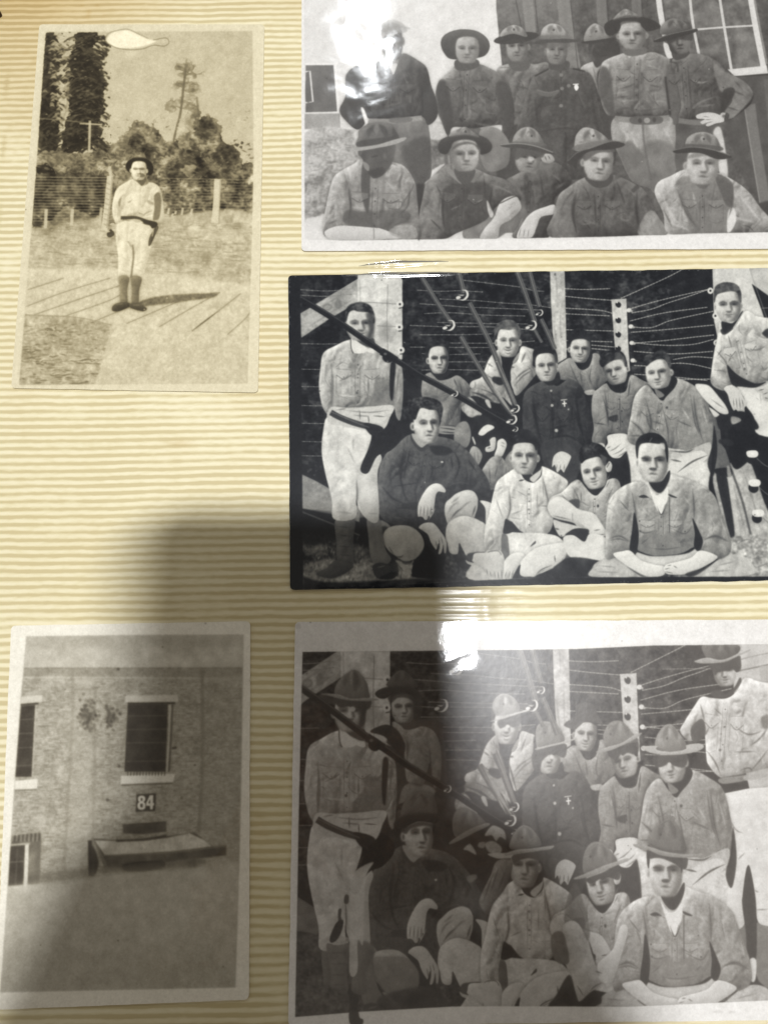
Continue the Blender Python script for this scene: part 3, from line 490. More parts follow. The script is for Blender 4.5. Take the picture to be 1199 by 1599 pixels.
    p.f('690,320 800,330 790,400 730,430 680,370', 84, .6)
    p.f('575,205 590,160 650,128 760,115 860,135 908,180 900,225 840,245 830,200 740,180 660,200 630,240 590,235', 60, .5, rel=14, rr=4, ld=(0, -1)); p.face(742, 252, 88, 98, -2, .22, 176, 116, -1, .5, 60, ear=(0, 0), hl=16)
    p.f('652,225 690,182 760,165 828,190 830,218 800,186 760,178 700,192', 74, 1.2, .85); p.l('640,250 645,300', 10, 160, .8, .8)
    hatcrown(p, '645,135 660,105 700,88 742,72 785,98 830,135 740,122', 134, '715,115 735,85 755,118', (746, 102)); p.l('645,136 740,124 832,138', 8, 86, .5, .9)
    # leaning man, face in shade
    p.V(440, 0, 2.9975)
    M = shirt(p, '380,740 340,765 262,810 235,850 215,930 194,1040 196,1095 240,1122 330,1128 560,1118 638,1112 640,1000 622,870 585,805 520,770', 140, 60, fo=10, tex=5, c=I); p.rel(M, 12, 2.5)
    p.f('300,985 380,990 420,985 420,1040 480,1070 300,1050', 88, 1.2, .9, M); p.f('400,1000 560,980 600,1020 520,1075 400,1060', 92, 1.4, .85, M, fo=6); p.f('378,760 410,760 412,920 400,1000 372,900', 72, .8, .85, M)
    p.L(88, 7, '310,860 320,960;540,990 600,900 620,860;500,1070 560,1040 620,1040;310,880 330,1000;215,1050 260,1030', .7, .75, M); p.L(182, 9, '240,850 225,960 210,1040;540,850 560,800;480,840 520,880 540,860;330,970 390,975;520,1060 600,1060', .9, .6, M); p.l('490,950 560,945 550,980 500,975', 6, 96, .5, .8, M)
    p.f('200,1085 260,1058 330,1058 430,1066 470,1072 560,1112 480,1120 330,1128 230,1122', 188, .5, rel=24, rr=4, c=I); p.l('430,1068 432,1118', 6, 130, .5, .8, I); p.f('500,1085 560,1050 620,1060 632,1112 560,1118', 150, .8, .8, I, fo=8)
    p.f('370,700 520,672 524,730 500,790 450,830 405,800 380,750', 82, .6, tex=3, rel=12, rr=4, ld=(.8, -.3)); p.e(482, 732, 7, 14, 112, 1.2, .7); p.e(412, 745, 22, 24, 98, 2, .7); p.l('440,790 475,785', 6, 56, .7, .8); p.l('420,735 450,728', 6, 54, .6, .8); p.e(367, 715, 10, 16, 92, .6); p.f('405,800 480,790 470,820 430,835', 62, .8, .9)
    p.f('375,755 405,770 408,800 390,790', 148, .6, .8)
    hatcrown(p, '362,690 358,640 365,605 405,582 455,572 505,580 530,610 535,655', 96, '385,640 410,600 440,630;480,600 500,640', None); p.l('368,608 400,600 420,590', 8, 140, 1, .6, None, 1); p.f('366,660 530,640 535,660 368,686', 70, .6, .8)
    p.f('300,696 370,688 450,676 530,652 578,642 576,656 520,678 440,694 360,706', 158, .45)
    # man turned to the right of centre
    p.V(780, 180, 2.862)
    M = shirt(p, '385,275 300,325 262,360 245,430 236,548 640,535 748,528 700,440 650,340 590,300 500,265', 92, 50, fo=9, tex=5, c=I)
    p.f('236,548 250,440 300,400 335,470 346,545', 116, 1.6, .7, M, fo=9); p.f('620,535 645,450 690,430 752,528', 150, 1, .85, M, fo=8); p.L(60, 9, '345,330 330,440 345,540;520,290 560,400;600,360 620,520;420,330 430,480', .8, .75, M); p.L(128, 8, '270,400 250,480;510,440 560,470 590,460;380,470 440,490;560,320 620,370;360,490 420,480', .9, .6, M)
    p.f('385,270 500,262 490,310 440,325 400,305', 74, .6); p.face(441, 214, 66, 78, 4, .3, 184, 104, 1, .45, 55, ear=(1.3, 0), hl=20); p.f('375,165 430,145 500,145 510,165 440,168 380,205', 88, .9, .85)
    hatcrown(p, '340,160 336,105 350,75 378,54 420,62 460,85 485,112 490,130 420,140', 146, '375,105 395,78 415,100;350,120 380,120', (418, 92)); p.f('338,135 485,108 492,126 342,158', 110, .6, .7); p.f('300,212 320,182 370,160 430,140 500,116 552,124 552,138 500,152 420,158 380,172 350,200 340,240 325,225', 58, .5); p.l('302,205 360,160 500,116 550,122', 5, 120, .5, .6)
    # last man, light sleeves
    M = shirt(p, '842,238 760,272 706,300 692,350 730,440 752,528 900,526 1190,520 1260,518 1170,420 1110,340 1040,288 965,255', 152, 60, fo=10, tex=5, c=I); p.rel(M, 12, 3)
    p.f('790,300 850,270 950,280 1020,300 1040,400 1030,450 960,525 880,520 830,440', 118, 1.6, .8, M, fo=9); p.f('960,260 1036,300 1034,400 1010,400 980,330', 84, .8, .8, M); p.f('1020,430 1045,415 1055,470 1030,520 1015,520', 216, .8, .9, M)
    p.L(92, 8, '800,340 840,430 880,500;900,340 920,460;1040,300 1040,420;960,300 940,440;730,420 770,500', .8, .7, M); p.L(186, 10, '720,330 760,440 820,500;1060,340 1120,420 1180,490;860,340 880,420;1060,460 1140,480;760,480 850,515', 1.1, .65, M)
    p.f('845,232 960,245 945,300 905,330 860,290', 100, .7); p.face(906, 225, 72, 84, 0, .12, 190, 116, 1, .35, 60, ear=(1.2, 0), hl=16); p.f('835,190 870,168 940,165 980,190 975,205 920,182 860,192', 120, 1.1, .7)
    hatcrown(p, '834,150 832,110 860,84 905,74 950,86 975,115 982,160 900,140', 132, '885,112 905,88 928,112;850,120 870,118', (911, 106)); p.f('832,128 980,138 982,160 834,150', 84, .6, .8); p.f('774,160 830,144 900,146 980,164 1032,182 1024,192 970,196 900,170 830,168 790,170', 56, .45); p.l('776,156 860,142 960,156 1028,180', 4.5, 120, .4, .7)
    # shirt fronts
    p.V(800, 0, 3.005); uniform(p, 584, 262, 280, 120, 1, 126, None, 1, 0); uniform(p, 800, 285, 250, 95, -4, 96, None, 1, 0)
    p.V(440, 0, 2.9975); uniform(p, 868, 312, 275, 120, 3, 100, None, 1, 0); uniform(p, 522, 345, 200, 130, 2, 84, None, 1, 0); uniform(p, 845, 850, 240, 125, 4, 98, I, 1, 0); uniform(p, 440, 850, 230, 140, 2, 130, I, 1, 0)
    p.V(780, 180, 2.862); uniform(p, 440, 335, 200, 120, 0, 96, I, 1, 0); uniform(p, 905, 335, 185, 115, 0, 128, I, 1, 0); uniform(p, 135, 270, 180, 80, 2, 86, I, 0, 0)
    p.V(440, 0, 2.9975)
    for q_ in ('318,860 322,960 312,1040', '600,860 590,960 545,1010',): p.l(q_, 12, 78, 1.1, .5, I, 1); p.l(q_, 3.6, 62.4, .5, .5, I, 1)
    for q_ in ('758,880 752,1000 770,1090', '985,870 975,950 1000,1010',): p.l(q_, 13, 50, 1.1, .5, I, 1); p.l(q_, 3.9, 40, .5, .5, I, 1)
    p.V(780, 180, 2.862)
    for q_ in ('335,350 325,440 345,530', '612,340 612,430 625,520',): p.l(q_, 14, 50, 1.1, .5, I, 1); p.l(q_, 4.2, 40, .5, .5, I, 1)
    for q_ in ('792,330 830,430 880,505', '1038,310 1036,400 1020,460',): p.l(q_, 12, 84, 1.1, .5, I, 1); p.l(q_, 3.6, 67.2, .5, .5, I, 1)
    return p.finish(3.6, .34, 14, .8, ([0, 40, 80, 120, 170, 255], [0, 14, 54, 108, 174, 255])), (p.x0, p.y0, p.x1, p.y1)
def make3():                                       # brick front with the number 84, soft and faded
    p = Pic(-10, 965, 396, 1582, 3, 226); p.V(0, 960, 2.498)
    I = p.f('105,85 500,80 950,78 942,600 935,900 918,1453 460,1462 4,1472 20,1250 32,1060 60,640 82,340', 178, .7, sm=0, tex=3)
    p.f('100,85 950,78 948,205 95,208', 178, 1, 1, I, sm=0, g=(10, 10), tex=4); p.f('100,85 950,78 950,120 100,130', 160, 3, .5, I)
    W = p.f('95,205 948,205 935,1010 600,1000 300,1030 30,1060 60,640 82,340', 158, .8, 1, I, sm=0, tex=5, mid=4)
    # brickwork: courses and a scatter of darker and lighter bricks
    for k in range(112):
        y = 250+k*7.2; p.l('60,%f 500,%f 945,%f' % (y+4, y+1, y), 1.8, 132, .4, .6, W)
    for k in range(5200):
        x = 40+p.r.rand()*900; j = p.r.randint(110); y = 250+j*7.2+3.2; w = 5+p.r.rand()*8
        p.l('%f,%f %f,%f' % (x-w, y+2, x+w, y+1.6), 4.6, p.r.choice([134, 180, 190, 120, 168]), .3, .42, W, 0, 0)
    p.l('95,224 280,224 470,226 780,226 945,232', 34, 138, 1.2, .6, W); p.l('95,208 948,207', 5, 120, .7, .6, W); p.l('95,244 280,244 945,250', 6, 186, .8, .6, W); p.l('290,262 375,262', 22, 184, 1.2, .6, W); p.l('290,292 375,290', 6, 128, .8, .7, W); p.l('795,255 945,258', 16, 170, 1.2, .6, W); p.l('795,290 945,290', 5, 134, .9, .6, W)
    p.l('284,212 284,420 262,800 250,1010', 11, 128, 1.4, .65, W); p.l('372,290 368,600 358,1000', 11, 130, 1.5, .65, W); p.l('790,215 790,600 776,850', 13, 118, 1.4, .75, W); p.f('290,300 365,300 350,1000 262,1000 275,700', 170, 3, .35, W)
    p.f('795,260 945,260 935,1000 790,990', 152, 3, .35, W)
    for x, y in ((462, 212), (466, 590), (152, 915), (155, 1000), (710, 715), (420, 722)): p.e(x, y, 6, 6, 66 if x < 700 and y < 900 else 112, .8, .8)
    # climbing plants
    for cx, cy, n, r in ((345, 395, 130, 30), (436, 400, 80, 22)):
        for k in range(n):
            x = cx+p.r.randn()*r*.62; y = cy+p.r.randn()*r*1.0; p.f([x-6, y, x, y-5-4*p.r.rand(), x+6, y+1, x+1, y+6], p.r.choice([60, 84, 112]), .8, .5, W)
    # windows
    def win(q, lintel, sill, fr):
        p.f(lintel, 196, .7, .95, I, sm=0); m = p.f(q, 58, .6, 1, I, sm=0, tex=4); p.f(sill, 218, .6, 1, I, sm=0); return m
    m = win('500,349 656,349 646,612 487,612', '490,316 694,312 696,338 488,342', '474,628 684,620 676,654 472,662', 0)
    for y in range(362, 612, 8): p.l('490,%d 655,%d' % (y, y-1), 1.6, 74, .4, .7, m)
    for y in (395, 448, 500, 572): p.l('492,%d 654,%d' % (y, y-2), 4, 100, .7, .8, m)
    p.l('500,346 660,345 684,345', 7, 46, .6, .95, I); p.l('664,350 660,480 652,612', 6, 190, .5, .9, I); p.l('674,350 668,480 660,612', 7, 84, .6, .8, I); p.l('474,664 676,657', 6, 90, .8, .8, I); p.l('672,520 690,518', 8, 60, .7, .9, I)
    for k in range(13): p.l('%d,612 %d,628' % (500+k*12, 499+k*12), 3.4, 60, .4, .8, I)
    m = win('84,356 138,352 124,632 61,632', '78,320 166,313 166,340 76,346', '57,648 148,640 146,678 56,684', 0)
    for y in (410, 464, 520, 590): p.l('62,%d 140,%d' % (y, y-3), 4, 104, .7, .8, m)
    p.l('82,352 152,346', 7, 50, .6, .9, I); p.l('142,352 128,632', 4, 180, .5, .8, I); p.l('57,684 146,682', 5, 100, .8, .8, I)
    # number plate
    p.f('534,700 610,696 606,765 530,769', 66, .6, 1, I, sm=0); N_ = 226
    p.f('540,712 548,706 560,706 567,712 567,724 562,730 568,737 568,752 560,760 546,760 538,752 538,738 544,730 540,724', N_, .5, 1)
    p.f('550,715 557,715 557,725 550,725', 70, .5, .95, None, sm=0); p.f('548,737 558,737 558,751 548,751', 70, .5, .95, None, sm=0)
    p.f('585,704 599,703 598,734 603,734 602,744 598,744 597,759 586,759 586,745 571,745 571,735', N_, .5, 1, None, sm=0); p.f('587,718 587,735 579,735', 74, .45, .95, None, sm=0)
    p.L(96, 3, '575,712 573,722;604,712 603,728', .5, .5)
    # bench with its broad slab
    p.f('480,820 650,808 650,846 560,856 482,852', 84, .8, 1, I, sm=0, tex=6); p.l('480,820 650,808', 4, 60, .6, .8, I)
    p.f('360,872 372,890 410,985 500,985 700,958 882,938 884,898 830,905 760,848 600,872 500,884', 92, .8, 1, I, sm=0, tex=6)
    p.f('370,880 450,882 560,882 650,870 740,852 800,880 828,904 680,922 560,930 410,938', 190, .7, 1, I, sm=0, tex=5, mid=3); p.l('455,882 560,876 650,862', 9, 66, .8, .9, I); p.l('360,872 395,935 420,990', 8, 128, .7, .8, I); p.l('405,938 560,933 700,924 880,902', 5, 140, .7, .7, I)
    p.l('352,880 354,1020', 15, 46, .8, .95, I); p.f('360,900 385,960 375,1010 358,1010', 60, .9, .9, I); p.l('748,955 750,985', 34, 90, 1, .8, I); p.f('480,975 560,962 640,962 625,992 500,1000', 32, .9, .95, I); p.f('400,985 760,950 770,985 480,1005', 104, 2, .7, I)
    # basement window
    p.f('48,862 160,850 162,885 155,1050 36,1058', 104, 1, 1, I, sm=0, tex=8)
    for k in range(14): p.l('%d,%d %d,884' % (52+k*8, 861-k*.8, 50+k*8), 3.6, 62 if k % 2 else 150, .45, .8, I)
    p.f('40,905 98,900 90,1052 34,1056', 64, .7, 1, I, sm=0, tex=4); p.l('70,903 62,1052', 4, 92, .6, .8, I); p.l('107,895 101,1060', 15, 206, .6, 1, I); p.l('44,898 118,892', 7, 186, .7, .8, I); p.l('38,965 95,962', 4, 120, .6, .7, I)
    p.f('160,1010 360,990 350,1040 150,1050', 112, 4, .6, I)
    # out-of-focus foreground
    G = p.f('0,1075 150,1056 300,1034 380,1020 600,1000 800,985 940,955 940,1460 0,1480', 172, 5.5, 1, I, sm=0, tex=3, g=(4, -10)); p.f('0,1330 400,1300 920,1360 920,1470 0,1490', 150, 14, .35, I)
    p.l('845,1012 800,1110 825,1160', 9, 190, 2.5, .4, I); p.l('40,1080 150,1060', 26, 190, 4, .5, I)
    for q in ('105,85 82,340 60,640 32,1060 4,1472', '950,78 942,600 935,900 918,1453', '105,85 500,80 950,78', '918,1453 460,1462 4,1472'): p.l(q, 2.5, 150, .5, .5)
    return p.finish(4.0, .72, 16, 1.4, ([0, 60, 110, 160, 200, 255], [0, 42, 98, 162, 210, 255])), (p.x0, p.y0, p.x1, p.y1)
def loop_(p, x, y, r, c=None, t=228):              # a white wire loop with its bright end
    r = r*.78; p.l([x-r*.2, y-r*1.0, x+r*.75, y-r*.85, x+r, y+r*.1, x+r*.3, y+r*.9, x-r*.7, y+r*.95], r*.45, t, .35, 1, c, 1); p.e(x-r*.8, y+r*.5, r*.5, r*.32, t, .4, 1, -15, c); p.l([x-r*.9, y-r*.1, x-r*.1, y+r*.05, x+r*.4, y-r*.1], r*.3, t-20, .35, .9, c, 1)
def shed4(p, I, dx=0, dy=0, warm=0):               # the dark thicket, posts and wires both group prints share
    o = lambda x, y, s: p.V(x+dx, y+dy, s)
    o(440, 400, 2.96)
    for q in ('80,80 350,80 200,190 90,240', '560,150 800,120 860,280 600,300', '600,300 800,280 900,520 640,500', '820,90 1100,80 1160,260 900,240', '90,560 180,560 200,720 100,740'): p.foliage(q, 34, 20, 0, 9, I, a=.8)
    for q, t_ in (('80,80 1180,80 1190,600 820,640 560,560 80,560', 34), ('560,120 820,100 860,360 600,380', 56), ('860,300 1100,280 1120,420 900,440', 50), ('1200,60 1780,60 1780,640 1240,560', 38), ('1500,100 1700,90 1720,200 1560,210', 66), ('1400,250 1650,230 1700,380 1450,380', 60), ('1500,430 1750,420 1740,560 1520,560', 58), ('1240,90 1440,80 1430,260 1260,240', 52), ('85,620 200,600 210,900 90,940', 58)): p.foliage(q, t_*.62, 17, 0, 8, I, a=.75)
    for k in range(900):
        x = 90+p.r.rand()*2000; y = 80+p.r.rand()*620; p.l([x, y, x+p.r.randn()*9, y+4+p.r.rand()*9], 5, p.r.choice([48, 66, 10, 36]), .45, .35, I, 1)
    for k in range(420):
        x = 90+p.r.rand()*2300; y = 90+p.r.rand()*560; w = 8+p.r.rand()*16; p.l('%f,%f %f,%f' % (x-w, y+p.r.randn()*5, x+w, y+p.r.randn()*5), 7, p.r.choice([48, 60, 14, 76]), .7, .35, I, 1)
    # left post and its brace
    p.f('85,268 352,106 480,96 470,140 330,226 220,290 90,378', 178, .6, 1, I, sm=0, tex=8, mid=4); p.L(130, 7, '100,280 240,200 340,140;120,330 260,240;240,250 330,200', .8, .5, I); p.l('85,268 352,106', 5, 214, .5, .6, I)
    p.e(210, 236, 24, 17, 132, .6, .8, -15, I); p.e(210, 236, 13, 9, 172, .5, .8, -15, I); p.e(262, 222, 16, 24, 112, 1.2, .6, 0, I)
    P_ = p.f('350,84 545,84 557,110 557,470 540,520 350,480', 208, .5, 1, I, sm=0, tex=6, mid=3, g=(-8, -10)); p.e(480, 350, 30, 50, 150, 2.5, .6, 0, P_); p.l('490,130 486,300 490,440', 3, 120, .4, .7, P_); p.l('540,320 500,400', 10, 140, 1.5, .5, P_); p.l('360,110 366,330', 4, 150, .7, .5, P_); p.l('355,212 450,216 540,222', 4, 120, .5, .6, P_); p.l('440,322 540,326', 4, 130, .5, .6, P_)
    for y in (180, 155): p.wire('85,%d 210,%d 325,%d' % (y, y+6, y-4), 140, 3.4, 26, 0, .85, I)
    for y in (404, 522, 602, 690, 772, 856, 922): p.wire('85,%d 180,%d 260,%d' % (y, y+2, y+1), 135, 3.4, 26, 0, .85, I)
    o(500, 450, 5.995)
    for x, y in ((745, 150), (740, 365), (756, 580)): p.e(x, y, 34, 34, 222, .45, c=I); p.e(x, y, 10, 11, 30, .4, c=I); p.l([x-10, y+38, x+24, y+32], 10, 30, .5, .8, I)
    o(640, 420, 5.45)
    for s in ('450,95 700,125 940,155 1040,182 1140,190', '250,255 540,268 800,290 1000,302 1200,330', '80,295 290,310 480,325 640,330 1000,345 1120,350', '0,480 280,492', '230,455 400,458 700,465 1000,468', '400,490 730,494 1000,515', '340,630 700,632 900,625 1060,612', '0,665 500,668 680,668', '300,790 640,790', '100,860 380,858 600,862', '60,180 240,190 420,186 620,196', '120,380 340,372 640,392 980,400', '80,560 400,560 700,552', '100,720 340,728 600,722'): p.wire(s, 158, 6, 58, 0, .85, I)
    o(800, 400, 2.96)
    for s in ('240,185 350,196 460,204', '500,195 600,150 720,95 800,52', '240,240 400,250 460,264', '540,244 640,215 760,185 920,150', '550,262 640,245 720,215 800,190 900,155', '535,326 640,330 720,300 830,275 925,255', '565,402 700,390 830,375 930,364', '560,400 700,412 830,408 930,384', '740,478 830,465 925,470', '560,505 660,508 750,495 830,500 920,520', '780,570 920,568', '240,266 450,276', '245,340 470,346', '245,390 460,396', '350,410 470,420', '560,545 760,560 900,575', '240,150 330,154 450,150', '540,300 700,262 900,236', '545,352 700,340 930,318', '560,440 740,452 925,440', '240,430 330,425 460,436'): p.wire(s, 182, 3.8, 15, 0, .9, I)
    p.f('172,50 240,50 244,200 250,470 200,500 184,350 176,200', 196, .5, 1, I, sm=0, tex=7, mid=5); p.L(140, 6, '200,80 206,200;220,240 222,400;190,300 205,420', .7, .5, I); p.e(196, 84, 5, 7, 110, .5, c=I)
    p.f('455,200 525,196 534,400 542,530 510,535 472,430', 206, .5, 1, I, sm=0, tex=5, mid=4)
    for y in (226, 298, 364, 430): p.f([475, y-8, 488, y-14, 500, y-6, 498, y+8, 488, y+12, 477, y+4], 20, .5, 1, I); p.e(482, y-12, 4, 4, 228, .4, c=I)
    for x, y in ((537, 250), (546, 325), (550, 401), (555, 482)): p.e(x, y, 12, 10, 228, .5, c=I); p.e(x+12, y+4, 6, 5, 190, .5, c=I); p.l([x-8, y+14, x+10, y+14], 6, 20, .5, .8, I)
def poles4(p, I, dx=0, dy=0, H=False):
    o = lambda x, y, s: p.V(x+dx, y+dy, s)
    o(440, 400, 2.96)
    PL = (('645,95 715,210 785,312', 22), ('815,70 828,120 840,170', 24), ('865,215 960,400 1020,550 1082,700', 24), ('825,370 930,545 1000,650 1078,748', 22), ('1085,70 1130,190 1168,305', 24), ('1143,70 1170,170 1190,235', 22), ('1196,290 1230,360 1260,430', 22), ('1160,330 1200,400', 16))
    if H: PL = PL[4:]+(('930,545 1000,650 1078,748', 26), ('1000,500 1082,700', 24))
    for s, w in PL:
        p.l(s, w, 74, .5, .95, I); p.l(s, w*.26, 132, .45, .85, I); q = nums(s)+np.tile([w*.36, -w*.1], len(nums(s))//2); p.l(q, w*.16, 126, .4, .75, I)
    o(680, 480, 5.995)
    p.l('480,640 600,830 720,1010', 26, 190, .5, .75, I, 1); p.l('600,560 680,740 760,930', 20, 150, .5, .6, I, 1)
    o(440, 400, 2.96)
    for x, y, r in ((772, 320, 30), (834, 180, 30), (1152, 320, 27)): loop_(p, x, y, r, I)
    o(800, 400, 2.96); loop_(p, 124, 262, 18, I); o(440, 400, 2.96)
def bar4(p, I, dx=0, dy=0):
    p.V(440+dx, 400+dy, 2.96)
    s = '85,196 190,258 290,322 380,384 480,452 560,500 640,552 730,600 830,655 960,732 1085,802'
    p.l(s, 27, 22, .45, 1, I); p.l(nums(s)+np.tile([3, -9], 11), 5, 96, .5, .65, I); p.l('460,440 500,462 535,476', 34, 24, .5, 1, I); p.e(490, 470, 26, 22, 20, .6, 1, 20, I); p.e(478, 452, 8, 6, 120, .6, .8, 0, I); p.l('500,440 530,458 560,474', 8, 205, .5, .9, I, 1)
    for x, y, r in ((798, 636, 17), (1078, 705, 22), (1062, 756, 26), (1078, 800, 14)): p.e(x+6, y+4, r*1.5, r*.8, 24, 1.2, .8, 30, I); loop_(p, x, y, r, I)
def group4(p, I, H=False):                         # the men, shared by both group prints (H: they wear hats)
    if not H:
        # ---- second row: man 2, dim shirt
        p.V(640, 420, 5.45)
        p.f('-30,960 110,925 115,1100 0,1130', 34, .8, 1, I, tex=4)
        M = shirt(p, '110,930 180,880 240,945 330,935 400,905 465,945 512,1010 500,1090 440,1130 425,1300 400,1350 250,1340 268,1180 210,1115 105,1092', 132, 60, fo=11, tex=6, c=I); p.L(64, 14, '420,960 450,1080;370,930 400,1000;410,1120 425,1300;300,1330 400,1340', .6, .8, M); p.L(172, 10, '440,940 480,1040;130,960 160,1060;300,1200 290,1300', .8, .6, M)
        p.f('250,1340 400,1350 430,1400 250,1400', 170, .6, .9, I); p.L(40, 10, '250,1350 420,1372;255,1385 420,1398', .5, .9, I)
        p.f('170,860 240,935 330,900 340,860 240,840', 40, .6, 1, I); p.f('128,745 130,650 170,605 240,590 300,600 330,650 335,760 300,900 320,720 250,690 190,700 165,760', 38, .6, 1, I, tex=8, mid=8); p.face(242, 775, 84, 116, -3, .25, 214, 66, 1, .8, 70, ear=(1.4, 0), hl=18)
        p.L(92, 8, '160,620 200,600;220,610 250,625;270,600 300,625', .5, .7)
    # smiling man 3
    p.V(680, 480, 5.995)
    p.f('560,400 820,380 960,470 960,640 820,880 700,1000 560,900 420,760', 26, .9, 1, I)
    M = shirt(p, '800,368 870,378 925,410 905,540 960,585 880,700 760,825 720,760 702,700 690,560 720,500 770,470', 184, 90, fo=12, tex=6, c=I); p.L(96, 16, '740,680 800,620 900,560;730,740 820,640 920,580;700,560 740,560;840,420 800,520', .6, .8, M); p.L(60, 12, '925,410 905,540', .5, .8)
    M = shirt(p, '600,395 555,415 500,480 455,590 425,655 340,690 318,735 350,765 430,765 560,815 640,850 720,930 700,860 640,720 600,560 590,480', 186, 90, fo=12, tex=6, c=I); p.L(100, 12, '560,430 600,520;470,620 520,660 560,640;480,520 540,560', .6, .7, M)
    p.f('540,650 620,660 650,700 600,730 530,690', 30, .7, .9, I); p.f('330,760 440,770 560,830 600,900 480,870 380,830 300,840 240,900 260,980 380,1020 430,1000 400,920 330,850', 150, .7, .95, I, tex=12, mid=10); p.L(36, 22, '330,790 450,830 560,900;430,900 520,960 640,1010;360,830 460,940', .6, .8, I); p.f('460,870 500,870 520,940 490,930', 220, .6, .9, I); p.f('280,900 340,850 430,1000 330,1030 270,980', 190, .7, .9, I, fo=8)
    p.f('600,410 630,480 640,520 690,500 760,430 770,480 740,520 720,530 700,600 700,690 660,660 610,540', 24, .6, 1, I); p.f('600,420 620,520 608,560 590,440', 190, .6, .8, I); p.f('770,430 790,440 740,520 720,510', 196, .6, .8, I)
    p.face(678, 328, 106, 138, 0, 0, 224, 96, 1, .5, 62, ear=(1, 1), hl=12, mouth=1.1)
    p.f('552,290 548,200 575,155 640,118 720,120 770,160 795,220 785,290 765,240 750,205 680,212 600,205 575,240', 96, .6, 1, I, tex=10, mid=12); p.L(140, 8, '600,170 640,150 680,150;640,190 700,180', .6, .5)
    # man 5, rear, dim
    p.V(860, 500, 5.995)
    M = shirt(p, '190,355 110,385 62,430 66,540 180,570 260,600 320,665 410,650 530,555 490,470 455,330 385,318 345,440 270,460', 138, 60, fo=11, tex=6, c=I); p.L(60, 12, '170,400 240,560 300,650;380,420 360,540 400,640;270,470 290,600;460,350 500,470', .7, .75, M); p.L(178, 9, '110,420 160,500;320,480 330,600', .8, .5, M); p.f('310,665 400,650 420,690 340,700', 200, .6, .9, I)
    p.f('230,380 300,430 350,440 385,350 370,300 250,340', 34, .6, 1, I); p.f('160,235 165,150 200,95 260,75 330,100 368,160 375,300 350,400 350,220 300,175 205,185 185,250', 34, .6, 1, I, tex=8, mid=6); p.face(270, 280, 94, 116, 4, .12, 212, 92, 1, .6, 62, ear=(1.2, 0), hl=16, mouth=.9)
    p.f('165,235 190,160 260,120 340,150 360,200 300,176 210,186', 34, .7, 1, I, tex=8)
    # officer
    p.V(800, 400, 2.96)
    M = shirt(p, '105,590 160,575 205,600 260,568 310,595 335,650 368,760 366,862 310,915 268,960 262,1040 190,1010 150,905 128,870 60,870 45,760 52,640', 56, 30, fo=6, tex=5, rel=22, c=I); p.L(30, 9, '290,640 300,760 340,860;90,660 110,780;150,850 250,830 320,870;180,620 190,900;120,880 200,900;170,800 260,780', .7, .8, M); p.L(86, 7, '120,610 170,600;240,590 300,610;110,720 140,780;280,660 300,740;200,760 260,740;310,800 340,860', .8, .6, M)
    uniform(p, 190, 625, 330, 92, 2, 62, M, 1, 0)
    for q_ in ('95,640 112,780 140,880', '292,640 310,770 335,870',): p.l(q_, 14, 28, 1.1, .55, M, 1); p.l(q_, 4.2, 19.6, .45, .6, M, 1)
    p.f('130,870 262,840 330,910 262,1080 170,1010', 66, .9, .8, I, fo=5)
    for x, y, r in ((182, 690, 7), (202, 806, 8), (178, 622, 5), (258, 708, 4)): p.e(x, y, r, r, 196, .5)
    p.l('222,666 252,662', 4, 225, .35); p.l('238,668 240,696', 6, 232, .35); p.l('229,682 250,680', 6, 232, .35)
    p.f('182,975 190,925 225,902 268,922 262,950 244,985 236,1000 222,985 205,1000 195,965', 214, .45, 1, I); p.L(120, 4, '205,960 200,995;222,960 218,990;240,960 236,995', .4, .8, I)
    p.V(680, 480, 5.995)
    p.f('985,660 1100,640 1150,600 1160,690 1060,730', 40, .6, 1, I); p.face(1032, 560, 100, 132, -5, .1, 212, 94, 1, .5, 62, ear=(0, .9), hl=14)
    p.f('914,500 908,430 935,385 1010,368 1100,380 1135,440 1140,520 1120,500 1105,450 1060,425 980,432 925,450', 26, .6, 1, I); p.l('1110,430 1130,520', 22, 80, .8, .7)
    # man looking down
    p.V(860, 500, 5.995)
    M = shirt(p, '520,590 440,640 390,700 378,850 400,1010 384,1140 500,1175 535,1065 705,1060 722,1000 780,800 820,690 935,610 850,560 745,515 700,660 620,680 560,650', 134, 60, fo=12, tex=6, c=I); p.L(58, 14, '480,700 520,850 540,1000;400,960 520,980;540,920 620,890;640,700 650,1050;740,560 720,720;700,560 640,690', .6, .8, M); p.f('530,910 620,885 610,950 550,940', 44, .7, .9, M); p.L(176, 9, '420,760 440,900;460,650 500,720;780,600 860,620;400,1080 500,1100', .9, .55, M); p.e(660, 850, 8, 9, 50, .5); p.e(666, 950, 8, 9, 50, .5)
    uniform(p, 640, 690, 360, 135, 4, 134, M, 1, 0)
    for q_ in ('500,660 525,840 535,1000', '790,660 760,800 730,980',): p.l(q_, 26, 70, 1.1, .55, M, 1); p.l(q_, 7.8, 49, .45, .6, M, 1)
    p.f('535,1075 710,1068 745,1185 690,1240 640,1290 570,1285 505,1205 530,1150', 222, .5, 1, I); p.L(120, 9, '540,1230 600,1200 660,1150;570,1260 640,1230 700,1180;610,1285 670,1250 720,1210;520,1200 560,1180', .5, .8, I); p.f('555,1290 650,1290 740,1200 700,1290 640,1350 560,1320', 36, .8, 1, I)
    p.f('420,1160 480,1150 505,1180 480,1200 430,1185', 210, .5, 1, I)
    p.f('520,580 560,640 640,670 720,560 700,500 560,540', 28, .6, 1, I); p.face(602, 480, 108, 122, -14, -.45, 200, 72, -1, .55, 75, ear=(0, 1.2), hl=20)
